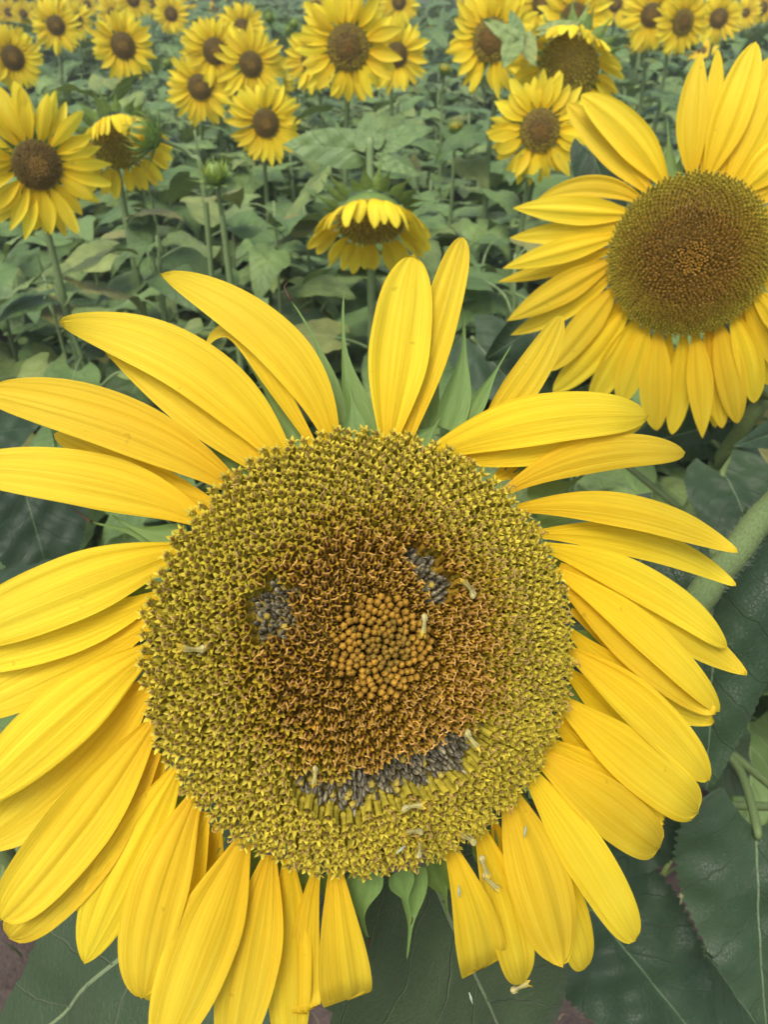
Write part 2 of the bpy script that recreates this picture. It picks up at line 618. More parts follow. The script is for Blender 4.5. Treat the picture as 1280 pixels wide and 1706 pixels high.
def star_floret(seed, lobe, tube_c, inner, stam, stig, coil, spread=1.0, long=1.0):
    r = np.random.default_rng(seed)
    g = Geo()
    mm = 0.001
    prof = [(1.1, 0.0), (1.65, 0.9), (1.6, 1.7), (1.2, 2.7), (1.22, 5.5), (1.40, 7.6), (1.45, 8.4)]
    k = 6
    V = np.vstack([ring(a * mm, z * mm * long, k) for a, z in prof])
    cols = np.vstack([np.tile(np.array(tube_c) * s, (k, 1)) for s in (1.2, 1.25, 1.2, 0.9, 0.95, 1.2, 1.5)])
    g.add(V, grid_faces(len(prof), k, True), cols)
    top = 8.4 * long
    n = 5
    for i in range(n):
        a = 2 * math.pi * (i + r.uniform(-.1, .1)) / n
        ca, sa = math.cos(a), math.sin(a)
        R0, out, up = 1.28, r.uniform(2.35, 3.0) * spread, r.uniform(0.6, 1.5)
        hwid = 0.92
        def P(rad, side, z):
            return [(rad * ca - side * sa) * mm, (rad * sa + side * ca) * mm, z * mm]
        VV = [P(R0 * .8, -hwid, top - .3), P(R0 * .95, 0, top - .55), P(R0 * .8, hwid, top - .3),
              P((R0 + out) / 2, -hwid * .62, top + up * .55), P((R0 + out) / 2 + .1, 0, top + up * .25), P((R0 + out) / 2, hwid * .62, top + up * .55),
              P(out, 0, top + up)]
        c = np.array(lobe) * r.uniform(0.85, 1.15)
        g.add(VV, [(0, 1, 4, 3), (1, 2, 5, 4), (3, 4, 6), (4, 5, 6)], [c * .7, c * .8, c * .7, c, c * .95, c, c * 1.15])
    # dark throat with the dry stamen column
    V = np.vstack([ring(1.15 * mm, (top - .2) * mm, 6), ring(.75 * mm, (top - 1.9) * mm, 6)])
    g.add(V, grid_faces(2, 6, True) + [tuple(range(6, 12))], np.vstack([np.tile(inner, (6, 1)), np.tile(np.array(inner) * .5, (6, 1))]))
    lean = r.uniform(-.35, .35, 2)
    h = r.uniform(.3, 1.2)
    P0 = np.array([0, 0, top - 1.8])
    P1 = np.array([lean[0], lean[1], top + h])
    V, F = wire(np.array([P0, (P0 + P1) / 2, P1]) * mm, np.array([.5, .52, .36]) * mm, 5)
    g.add(V, F, np.array(stam) * r.uniform(.6, 1.2))
    if coil:
        for sgn in ((1, -1) if coil > 1 else (1,)):
            a = r.uniform(0, 6.28) if sgn == 1 else a + math.pi + r.uniform(-.5, .5)
            d = np.array([math.cos(a), math.sin(a), 0])
            rad = r.uniform(.55, .95)
            th = np.linspace(0, r.uniform(2.6, 4.2), 7)
            hh = r.uniform(.2, 1.4)
            Q = P1 + np.array([0, 0, hh]) + np.outer(rad * (1 - np.cos(th)), d) + np.outer(rad * np.sin(th), [0, 0, 1.0])
            Q = np.vstack([P1 - [0, 0, .3], Q])
            V, F = wire(Q * mm, np.linspace(.30, .2, len(Q)) * mm, 4)
            g.add(V, F, np.array(stig) * r.uniform(.75, 1.25))
    return g


def spike_floret(seed):
    """brown floret of the inner ring: dark throat and a long wiry style"""
    r = np.random.default_rng(seed)
    g = star_floret(seed, B_LOBE, B_TUBE, (0.19, 0.095, 0.012), (0.24, 0.12, 0.022), B_STIG, 0, 0.85)
    mm = 0.001
    a = r.uniform(-.9, .9)
    d = np.array([math.cos(a), math.sin(a), 0])
    top = 8.8
    bend = r.uniform(0.2, 1.0)
    L = r.uniform(2.4, 4.2)
    s = np.linspace(0, 1, 6)
    Q = np.array([0, 0, top - 1.2]) + np.outer(s * L, [0, 0, 1.0]) + np.outer(bend * L * s ** 2 * .6, d)
    V, F = wire(Q * mm, np.linspace(.46, .34, 6) * mm, 4)
    g.add(V, F, np.array(B_STIG) * r.uniform(.7, 1.1))
    for sg in (-1, 1):
        e = np.array([-d[1], d[0], 0]) * sg + d * .3
        th = np.linspace(0, r.uniform(2.2, 3.8), 6)
        rad = r.uniform(.5, .85)
        Q2 = Q[-1] + np.outer(rad * (1 - np.cos(th)), e) + np.outer(rad * np.sin(th), [0, 0, .9])
        V, F = wire(Q2 * mm, np.linspace(.34, .24, 6) * mm, 4)
        g.add(V, F, np.array(B_STIG) * r.uniform(.85, 1.3))
    return g


def bud_floret(seed, c=(0.39, 0.225, 0.028)):
    r = np.random.default_rng(seed)
    g = Geo()
    mm = 0.001
    prof = [(1.9, 0), (1.95, 5.5), (2.1, 7.6), (1.95, 8.5), (1.45, 9.4), (.75, 10.1), (.08, 10.5)]
    k = 10
    al = np.where(np.arange(k) % 2 == 0, 1.06, .86)[:, None] * [1, 1, 0] + [0, 0, 1]
    V = np.vstack([ring(a * mm * (1 + .04 * r.standard_normal()), z * mm, k) * al for a, z in prof])
    c = np.array(c) * r.uniform(.8, 1.1)
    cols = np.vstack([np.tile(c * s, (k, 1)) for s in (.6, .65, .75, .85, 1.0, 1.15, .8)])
    g.add(V, grid_faces(len(prof), k, True), cols)
    return g


def core_floret(seed):
    r = np.random.default_rng(seed)
    g = bud_floret(seed, (0.31, 0.195, 0.028))
    mm = 0.001
    for _ in range(2):
        a = r.uniform(0, 6.28)
        d = np.array([math.cos(a), math.sin(a), 0])
        Q = np.array([d * 1.2 + [0, 0, 8.0], d * .9 + [0, 0, 10.2], d * .2 + [0, 0, 11.4]])
        V, F = wire(Q * mm, np.array([.3, .25, .05]) * mm, 4)
        g.add(V, F, np.array((0.30, 0.20, 0.05)) * r.uniform(.7, 1.3))
    return g


def seed_geo(seed):
    r = np.random.default_rng(seed)
    g = Geo()
    mm = 0.001
    k = 10
    prof = [(1.0, 0), (1.5, 1.2), (1.55, 2.4), (1.25, 3.6), (.75, 4.4), (.15, 4.7)]
    V = np.vstack([ring(a * mm, z * mm, k) for a, z in prof])
    V[:, 0] *= .8
    base = np.array((0.070, 0.064, 0.040)) * r.uniform(.5, 1.6)
    cols = np.vstack([[base * (2.8 if j % 3 == 0 else 1.0) * (1 + .25 * i / 5) for j in range(k)] for i in range(len(prof))])
    g.add(V, grid_faces(len(prof), k, True), cols)
    if r.uniform() < .6:       # papery scale left standing
        a = r.uniform(0, 6.28)
        d = np.array([math.cos(a), math.sin(a), 0])
        e = np.array([-d[1], d[0], 0])
        Q = [d * 1.5 - e * .7 + [0, 0, 2], d * 1.7 + e * .7 + [0, 0, 2], d * 1.9 - e * .5 + [0, 0, 5.2], d * 1.8 + e * .4 + [0, 0, 5.6], d * 1.9 + [0, 0, 7.0]]
        g.add(np.array(Q) * mm, [(0, 1, 3, 2), (2, 3, 4)], np.array((0.26, 0.25, 0.20)) * r.uniform(.4, 1.3))
    return g


T_STAR = [star_floret(100 + i, C_LOBE, C_TUBE, C_IN, C_STAM, C_STIG, 0).arrays() for i in range(6)]
T_STARC = [star_floret(200 + i, C_LOBE, C_TUBE, C_IN, C_STAM, C_STIG, 1 + i % 2).arrays() for i in range(6)]
T_MID = [star_floret(300 + i, (0.48, 0.36, 0.028), (0.40, 0.30, 0.025), (0.24, 0.15, 0.018), (0.27, 0.16, 0.035), (0.48, 0.30, 0.075), 1 + i % 2, .95).arrays() for i in range(8)]
T_SPIKE = [spike_floret(400 + i).arrays() for i in range(8)]
T_BUD = [bud_floret(500 + i).arrays() for i in range(5)]
T_CORE = [core_floret(600 + i).arrays() for i in range(4)]
T_SEED = [seed_geo(700 + i).arrays() for i in range(6)]
MESH_OF = {}


def template_mesh(tag, i, arr, material):
    if (tag, i) not in MESH_OF:
        V, F, C, U, M = arr
        MESH_OF[(tag, i)] = mesh("floret_" + tag, V, F, material, COL=C, smooth=False)
    return MESH_OF[(tag, i)]


def phyllo(spacing, rmax, r0=0.0):
    """spiral of points whose local spacing follows spacing(r)"""
    rs = []
    r, n = 0.0, 0
    area = 0.0
    pts = []
    rr = np.linspace(0, rmax, 4000)
    dens = 2 * np.pi * rr / (0.866 * spacing(rr) ** 2)
    cum = np.concatenate([[0], np.cumsum((dens[1:] + dens[:-1]) / 2 * np.diff(rr))])
    n = int(cum[-1])
    k = np.arange(n) + 0.5
    r = np.interp(k, cum, rr)
    a = np.arange(n) * 2.399963
    return r, a


def axes_from(z, ang):
    z = norm(z)
    x = norm(np.cross(z, [0.21, 0.93, 0.3]))
    y = np.cross(z, x)
    return x * math.cos(ang) + y * math.sin(ang), -x * math.sin(ang) + y * math.cos(ang), z


def dome(Rb, h, col_in, col_out, n=14, k=48, under=0.012):
    """receptacle: domed top, rounded underside"""
    g = Geo()
    rows, cols = [], []
    for i in range(n):
        f = i / (n - 1)
        r = Rb * f
        rows.append(ring(max(r, 1e-5), h * (1 - f ** 2), k))
        cols.append(np.tile(np.array(col_in) * (1 - f) + np.array(col_out) * f, (k, 1)))
    for a, z in ((1.02, .35), (.93, 1), (.6, 2.0), (.22, 2.9), (.13, 4.0)):
        rows.append(ring(Rb * a, -under * z, k))
        cols.append(np.tile((0.12, 0.20, 0.05), (k, 1)))
    g.add(np.vstack(rows), grid_faces(len(rows), k, True), np.vstack(cols))
    return g


# ================================================================== MAIN SUNFLOWER
MD = 0.297
mo = at(612, 1073, MD)
view = norm(CAM - mo)
mn = norm(view + 0.20 * RIGHT - 0.05 * UPC)
HM = HeadFrame(mo, mn)
MPX = MD / FPX * 1.02                     # metres per photo pixel at the main head
main = root("sunflower", at(1500, 1300, 0.9) * np.array([1, 1, 0]), "huge sunflower with a smiling face picked into its seed disc, nearest of all", "sunflower")
RB, HB = 0.0775, 0.022
head = child("flower_head", dome(RB, HB, (0.30, 0.18, 0.02), (0.28, 0.24, 0.03)).mesh("receptacle", M_CALYX), main, HM.M)


def in_smile(px, py):
    P = np.array([(508, 1322), (545, 1334), (590, 1330), (640, 1312), (690, 1296), (735, 1276), (768, 1256), (798, 1226), (826, 1200)], float)
    Wd = np.array([26, 31, 32, 33, 36, 38, 33, 13, 7], float) * (1 + .16 * math.sin(px * .31 + py * .17))
    best = 9
    for i in range(len(P) - 1):
        d = P[i + 1] - P[i]
        t = np.clip(((px - P[i][0]) * d[0] + (py - P[i][1]) * d[1]) / (d @ d), 0, 1)
        q = P[i] + d * t
        best = min(best, math.hypot(px - q[0], py - q[1]) / (Wd[i] * (1 - t) + Wd[i + 1] * t))
    return best < 1


def in_eye(px, py):
    k = 1 + .22 * math.sin(px * .23 + py * .29)
    if ((px - 452) / 38) ** 2 + ((py - 1016) / 54) ** 2 < k:
        return True
    d = np.array([42.0, 50.0])
    t = np.clip(((px - 702) * d[0] + (py - 932) * d[1]) / (d @ d), 0, 1)
    return math.hypot(px - 702 - d[0] * t, py - 932 - d[1] * t) < 27 * k


def sp_main(r):
    f = r / RB
    return np.interp(f, [0, .10, .2, .27, .42, .62, 1.0], [.0022, .0023, .0026, .0032, .0036, .0038, .0039])


rad, ang = phyllo(sp_main, RB)
florets = []
for i in range(len(rad)):
    r, a = rad[i], ang[i]
    f = r / RB
    rd = np.array([math.cos(a), math.sin(a), 0])
    base = rd * r + np.array([0, 0, HB * (1 - f ** 2)])
    th = R_(52) * f ** 1.2
    ax = norm(np.array([0, 0, 1]) * math.cos(th) + rd * math.sin(th) + rng.normal(0, .05, 3))
    sc = float(sp_main(np.array(r)) / 0.0036) * rng.uniform(.93, 1.07)
    zone = f + rng.normal(0, .025)
    L = 0.0095
    tipw = HM.world(base + ax * L)
    px, py, _ = project(tipw)
    if zone < .10:
        kind, tag, T = 'core', 'core', T_CORE
    elif zone < .215:
        kind, tag, T = 'bud', 'bud', T_BUD
    elif zone < .50:
        kind, tag, T = 'spike', 'spike', T_SPIKE
    elif zone < .62:
        kind, tag, T = 'mid', 'mid', T_MID
    elif zone < .72 or rng.uniform() < .10:
        kind, tag, T = 'star', 'starc', T_STARC
    else:
        kind, tag, T = 'star', 'star', T_STAR
    if tag in ('bud', 'core'):
        sc = min(sc, .70) * rng.uniform(.94, 1.05)
    gone = in_smile(px, py) or in_eye(px, py)
    florets.append(dict(b=base, ax=ax, sc=sc, tag=tag, T=T, k=int(rng.integers(len(T))), rot=(a + rng.normal(0, .3)) if tag == 'spike' else rng.uniform(0, 6.28),
                        gone=gone, f=f, px=px, py=py, face=float(norm(CAM - tipw) @ (HM.n * ax[2] + HM.u * ax[0] + HM.v * ax[1]))))

ups = np.array([0, 1.0, 0])


def floret_matrix(d):
    sxy = d['sc']
    if d['tag'] == 'spike':      # styles lean outwards and up
        z = d['ax']
        x = norm(np.array([math.cos(d['rot']), math.sin(d['rot']), 0]) + 0.5 * ups)
        x = norm(x - z * (x @ z))
        y = np.cross(z, x)
    else:
        x, y, z = axes_from(d['ax'], d['rot'])
    return np.stack([x * sxy, y * sxy, z * (0.6 + .4 * min(sxy, 1.0))], 1)


alive = [d for d in florets if not d['gone']]
alive.sort(key=lambda d: -(d['sc'] * max(d['face'], .05)) * (1 if d['tag'] in ('star', 'starc', 'mid') else .6))
for d in alive[:300]:
    A = floret_matrix(d)
    Ml = Matrix(((*A[0], d['b'][0]), (*A[1], d['b'][1]), (*A[2], d['b'][2]), (0, 0, 0, 1)))
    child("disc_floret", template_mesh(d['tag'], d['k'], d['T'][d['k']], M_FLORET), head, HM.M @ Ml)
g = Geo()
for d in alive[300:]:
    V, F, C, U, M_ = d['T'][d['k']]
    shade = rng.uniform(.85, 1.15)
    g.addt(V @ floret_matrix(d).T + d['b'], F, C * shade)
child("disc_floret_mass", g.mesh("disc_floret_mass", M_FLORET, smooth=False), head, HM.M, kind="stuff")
# grey seeds laid bare where florets were picked out
for d in florets:
    if d['gone']:
        for q in range(3):
            A = floret_matrix(dict(d, sc=d['sc'] * rng.uniform(.62, .85), tag='seed', ax=norm(d['ax'] + rng.normal(0, .16, 3))))
            x_, y_, z_ = axes_from(d['ax'], q * 2.09 + rng.uniform(-.5, .5))
            b_ = d['b'] + d['ax'] * rng.uniform(-.0012, .0008) + x_ * .0013
            Ml = Matrix(((*A[0], b_[0]), (*A[1], b_[1]), (*A[2], b_[2]), (0, 0, 0, 1)))
            k = int(rng.integers(len(T_SEED)))
            child("seed", template_mesh('seed', k, T_SEED[k], M_SEED), head, HM.M @ Ml)
        if rng.uniform() < .16:        # torn floret base left in its socket
            V, F, C, U, M_ = T_BUD[int(rng.integers(len(T_BUD)))]
            A = floret_matrix(dict(d, tag='seed', ax=norm(d['ax'] + rng.normal(0, .3, 3))))
            Ml = Matrix(((*A[0] * [.62, .62, .5], d['b'][0]), (*A[1] * [.62, .62, .5], d['b'][1]), (*A[2] * [.62, .62, .5], d['b'][2]), (0, 0, 0, 1)))
            if ('torn', 0) not in MESH_OF:
                template_mesh('torn', 0, (V, F, np.tile((0.42, 0.40, 0.09), (len(V), 1)) * (.6 + .5 * C / C.max()), U, M_), M_FLORET)
            child("floret_base", MESH_OF[('torn', 0)], head, HM.M @ Ml)

# ---- ray petals: base, middle, tip in the photograph, width, layer (0 = front), style, options
DC = np.array([598.0, 1088.0])


def main_petal(bx, by, mx, my, tx, ty, wd, layer, style='normal', cup=None, twist=0.0, zt=None, zm=None, mid2=None, curl=0.0):
    sd_ = int(bx * 31 + ty)
    r = np.random.default_rng(abs(sd_))
    inw = norm(DC - np.array([bx, by]))
    b_ = np.array([bx, by]) + inw * 14
    zb = -0.003 - 0.0012 * layer
    zmid = (-0.001 - 0.0065 * layer + r.uniform(-.001, .001)) if zm is None else zm
    ztip = (-0.010 - 0.0070 * layer + r.uniform(-.004, .003)) if zt is None else zt
    if mid2 is None:
        c_ = 2 * np.array([mx, my]) - (b_ + np.array([tx, ty])) / 2
        zc = 2 * zmid - (zb + ztip) / 2
        s = np.linspace(0, 1, 30)
        s = 1 - (1 - s) ** 1.25
        P = np.outer((1 - s) ** 2, b_) + np.outer(2 * s * (1 - s), c_) + np.outer(s * s, [tx, ty])
        Z = (1 - s) ** 2 * zb + 2 * s * (1 - s) * zc + s * s * ztip
    else:
        Q = np.array([(b_[0], b_[1], zb), (mx, my, zmid)] + list(mid2) + [(tx, ty, ztip)])
        X = catmull(Q, 34)
        P, Z = X[:, :2], X[:, 2]
    curl = curl or r.choice([-.009, -.004, 0, .004, .008])
    Z = Z + curl * np.clip((np.linspace(0, 1, len(Z)) - .75) / .25, 0, 1) ** 2
    C = np.array([HM.loc(p[0], p[1], z) for p, z in zip(P, Z)])
    T0 = norm(C[1] - C[0])
    S0 = np.cross(T0, [0, 0, 1.0])
    cup = r.uniform(-.16, .16) if cup is None else cup
    ridges = [(r.uniform(.02, .055), 2.0, r.uniform(-.6, .6)), (r.uniform(.012, .03), r.uniform(3.4, 4.4), r.uniform(0, 6.28)), (r.uniform(.008, .018), r.uniform(6.5, 9.5), r.uniform(0, 6.28))]
    V, F, U = blade(C, S0, wd * MPX / 2 * 1.10, 25, petal_prof(style), cup, ridges, twist, jag=.34 if style == 'blunt' else .09, seed=abs(sd_), edgewave=.06)
    child("petal", mesh("petal", V, F, M_PETAL, UV=U), head, HM.M)


PETALS = [
    # top and upper left
    (557, 738, 462, 572, 268, 456, 76, 0, 'normal'),
    (482, 774, 322, 612, 101, 538, 88, 0, 'normal'),
    (455, 790, 335, 690, 165, 575, 66, 1, 'point'),
    (398, 814, 218, 722, -45, 650, 66, 0, 'normal'),
    (396, 806, 205, 690, -12, 646, 56, 1, 'round'),
    (362, 838, 262, 800, 90, 722, 46, 2, 'normal'),
    (336, 864, 165, 802, -75, 780, 82, 1, 'normal'),
    # left
    (297, 908, 148, 968, -75, 1062, 92, 0, 'normal'),
    (255, 986, 124, 1050, -70, 1105, 62, 1, 'normal'),
    (234, 1039, 98, 1112, -80, 1200, 76, 2, 'normal'),
    (239, 1080, 122, 1180, -55, 1345, 88, 0, 'normal'),
    (234, 1138, 110, 1290, -45, 1415, 96, 2, 'normal'),
    (243, 1207, 138, 1365, 2, 1532, 88, 0, 'round'),
    (247, 1257, 142, 1430, 15, 1562, 74, 1, 'round'),
    (284, 1288, 203, 1455, 140, 1603, 80, 1, 'normal'),
    (317, 1332, 257, 1505, 236, 1663, 80, 0, 'normal'),
    (333, 1362, 292, 1535, 258, 1668, 62, 2, 'round'),
    (354, 1380, 345, 1450, 318, 1560, 42, 3, 'normal'),
    # bottom
    (399, 1410, 342, 1562, 262, 1770, 96, 0, 'normal'),
    (444, 1437, 420, 1580, 380, 1790, 84, 1, 'normal'),
    (476, 1443, 482, 1590, 484, 1770, 66, 2, 'round'),
    (527, 1452, 508, 1570, 512, 1686, 46, 2, 'blunt'),
    (557, 1454, 568, 1567, 579, 1664, 76, 0, 'blunt'),
    (754, 1419, 788, 1520, 806, 1612, 78, 0, 'blunt'),
    (805, 1385, 842, 1515, 870, 1638, 66, 1, 'normal'),
    (832, 1380, 838, 1440, 846, 1500, 40, 3, 'normal'),
    (856, 1322, 902, 1475, 938, 1608, 98, 0, 'round'),
    (900, 1400, 948, 1520, 975, 1614, 66, 2, 'round'),
    (884, 1283, 973, 1422, 1060, 1566, 74, 0, 'round'),
    # right
    (900, 1256, 1000, 1335, 1100, 1412, 84, 0, 'round'),
    (914, 1238, 1020, 1310, 1106, 1372, 66, 1, 'round'),
    (944, 1168, 1052, 1262, 1164, 1352, 86, 0, 'round'),
    (937, 1197, 1000, 1268, 1108, 1362, 60, 2, 'normal'),
    (956, 1116, 1030, 1200, 1130, 1310, 56, 3, 'normal'),
    (961, 1084, 1076, 1184, 1182, 1300, 74, 0, 'normal'),
    (966, 1053, 1070, 1148, 1190, 1200, 60, 2, 'round'),
    (965, 1014, 1050, 1090, 1150, 1180, 44, 3, 'normal'),
    (954, 975, 1068, 1092, 1192, 1190, 60, 1, 'round'),
    (938, 945, 1070, 1050, 1200, 1184, 58, 0, 'normal'),
    (945, 940, 1100, 1030, 1244, 1124, 72, 2, 'normal'),
    (918, 904, 1078, 976, 1212, 1078, 66, 1, 'normal'),
    (906, 882, 1075, 906, 1226, 976, 56, 2, 'normal'),
    (872, 838, 1050, 852, 1230, 920, 58, 0, 'normal'),
    (828, 790, 870, 770, 930, 735, 36, 3, 'normal'),
    (852, 808, 985, 758, 1142, 754, 62, 1, 'normal'),
    (760, 756, 900, 745, 1075, 700, 60, 1, 'normal'),
    (714, 748, 890, 700, 1080, 692, 84, 0, 'normal'),
    (800, 720, 880, 628, 936, 526, 62, 3, 'normal'),
    # top
    (648, 732, 665, 580, 690, 426, 98, 0, 'round'),
    (677, 732, 722, 570, 772, 396, 62, 1, 'normal'),
    # narrow ones that only show between the others
    (246, 1020, 150, 1085, -20, 1160, 40, 3, 'normal'),
    (238, 1120, 160, 1240, 40, 1350, 46, 3, 'normal'),
    (262, 1270, 200, 1400, 130, 1520, 50, 3, 'normal'),
]
for p in PETALS:
    main_petal(*p)
# the petal that arches over and hangs down behind the long upper one
main_petal(528, 742, 462, 645, 334, 618, 42, 1, 'blunt', mid2=[(412, 566, -0.007), (382, 548, -0.012), (350, 568, -0.018)], zm=-0.005, zt=-0.022)


def main_bract(bx, by, mx, my, tx, ty, wd, z0=-0.010, zt=-0.02, cup=.25, H=None, px_m=None, prof=bract_prof, par=None, material=None, name="bract"):
    H = H or HM
    b_ = np.array([bx, by])
    s = np.linspace(0, 1, 20)
    c_ = 2 * np.array([mx, my]) - (b_ + np.array([tx, ty])) / 2
    dv = np.array([tx, ty]) - b_
    c_ = c_ + np.array([-dv[1], dv[0]]) * .24 * math.sin(bx * 1.7 + ty)
    P = np.outer((1 - s) ** 2, b_) + np.outer(2 * s * (1 - s), c_) + np.outer(s * s, [tx, ty])
    Z = z0 + (zt - z0) * s
    C = np.array([H.loc(p[0], p[1], z) for p, z in zip(P, Z)])
    V, F, U = blade(C, np.cross(norm(C[1] - C[0]), [0, 0, 1.0]), wd * (px_m or MPX) / 2 * .88, 11, prof, cup, [(.05, 2, 0), (.03, 5, 1)], seed=int(bx + ty))
    child(name, mesh("bract", V, F, material or M_BRACT, UV=U), par or head, H.M)


for bq in [
    (590, 735, 588, 690, 580, 637, 54, -.006, -.010), (628, 735, 598, 620, 573, 490, 62, -.010, -.012), (560, 720, 525, 610, 484, 500, 48, -.012, -.02),
    (505, 755, 450, 690, 410, 600, 66, -.009, -.018), (415, 800, 345, 750, 270, 684, 54, -.010, -.02), (440, 790, 380, 720, 320, 650, 44, -.016, -.03),
    (312, 892, 250, 874, 186, 857, 50, -.008, -.014), (305, 905, 225, 885, 152, 870, 52, -.012, -.02),
    (745, 715, 758, 610, 770, 508, 70, -.012, -.02), (715, 725, 740, 640, 778, 548, 56, -.014, -.022), (690, 738, 712, 715, 734, 694, 40, -.006, -.008), (782, 700, 822, 640, 853, 574, 36, -.013, -.016),
    (880, 815, 930, 800, 985, 780, 60, -.012, -.03), (900, 870, 960, 868, 1030, 875, 66, -.012, -.03), (925, 930, 985, 950, 1060, 985, 66, -.012, -.03),
    (950, 1000, 1010, 1040, 1090, 1090, 64, -.012, -.03), (955, 1070, 1010, 1120, 1070, 1190, 66, -.012, -.03), (945, 1140, 995, 1200, 1040, 1260, 66, -.012, -.03),
    (925, 1215, 965, 1262, 1010, 1330, 60, -.012, -.03), (890, 1270, 930, 1335, 965, 1400, 60, -.010, -.03), (850, 1330, 880, 1400, 900, 1480, 60, -.012, -.03),
    (805, 1385, 825, 1440, 838, 1510, 60, -.010, -.03), (745, 1430, 755, 1490, 760, 1560, 62, -.012, -.03),
    (612, 1448, 614, 1510, 614, 1562, 76, -.007, -.016), (665, 1452, 676, 1490, 684, 1524, 54, -.007, -.014), (690, 1445, 688, 1520, 678, 1598, 58, -.012, -.022), (715, 1440, 735, 1480, 745, 1530, 56, -.014, -.03),
    (410, 1415, 408, 1460, 400, 1520, 50, -.010, -.03), (455, 1440, 462, 1490, 468, 1550, 52, -.010, -.03), (500, 1450, 512, 1500, 520, 1560, 50, -.012, -.03), (545, 1455, 540, 1500, 535, 1560, 46, -.012, -.03),
    (360, 1385, 345, 1440, 325, 1500, 50, -.012, -.03), (300, 1320, 270, 1370, 230, 1430, 56, -.012, -.03), (258, 1245, 222, 1290, 170, 1350, 56, -.012, -.03), (240, 1180, 200, 1210, 150, 1260, 56, -.012, -.03),
    (235, 1095, 190, 1110, 120, 1140, 56, -.012, -.03), (240, 1040, 200, 1040, 140, 1060, 54, -.012, -.03), (255, 980, 210, 1010, 150, 1040, 56, -.012, -.03), (345, 855, 310, 835, 260, 805, 50, -.012, -.03), (850, 795, 890, 765, 940, 720, 56, -.014, -.03),
]:
    main_bract(*bq)
# dry thread-like ends on some of the bracts
for P in ([(484, 501), (474, 480), (480, 470)], [(580, 638), (574, 622), (577, 612)], [(734, 695), (738, 680), (741, 672)], [(152, 870), (136, 858), (118, 845)], [(770, 508), (768, 498), (762, 490)], [(683, 1520), (687, 1530), (685, 1540)], [(614, 1562), (614, 1572), (613, 1580)], [(884, 1340), (900, 1352), (905, 1362)]):
    C = [HM.loc(x, y, -.018) for x, y in P]
    V, F, U = tube(C, [.0007, .0004, .0002], 5, 8)
    child("bract_tip", mesh("bract_tip", V, F, M_WORN, UV=U), head, HM.M)

# ---- main stem: thick neck that leaves the back of the head and runs off to the right
backp = HM.world(np.array([0, 0, -0.045]))
spts = [backp, backp - HM.n * 0.05 + RIGHT * 0.03, at(1070, 1060, .41), at(1205, 945, .46), at(1282, 850, .49), at(1390, 775, .56), at(1530, 830, .66), np.array([0.66, 0.62, .7]), np.array([0.68, 0.60, .35]), np.array([.68, .58, -.03])]
V, F, U = tube(spts, [.011, .0088, .0086, .0086, .009, .0098, .012, .014, .016, .018], 18, 90, wob=.015)
stem = child("stem", mesh("stem", V, F, M_STEM, UV=U * [1, 12]), main, Matrix.Identity(4))
CC = catmull(np.array(spts), 600)[100:330]
g = Geo()
for _ in range(1500):
    c_ = CC[rng.integers(len(CC) - 1)]
    i_ = np.argmin(((CC - c_) ** 2).sum(1))
    t_ = norm(CC[min(i_ + 1, len(CC) - 1)] - CC[max(i_ - 1, 0)])
    d_ = norm(np.cross(t_, rng.normal(size=3)))
    p_ = c_ + d_ * .0086
    e_ = p_ + (d_ + rng.normal(0, .45, 3)) * rng.uniform(.0012, .003)
    s_ = t_ * .00007
    g.addt(np.array([p_ - s_, p_ + s_, e_]), np.array([(0, 1, 2)]))
child("stem_hair", g.mesh("stem_hair", M_HAIR), stem, Matrix.Identity(4), kind="stuff")


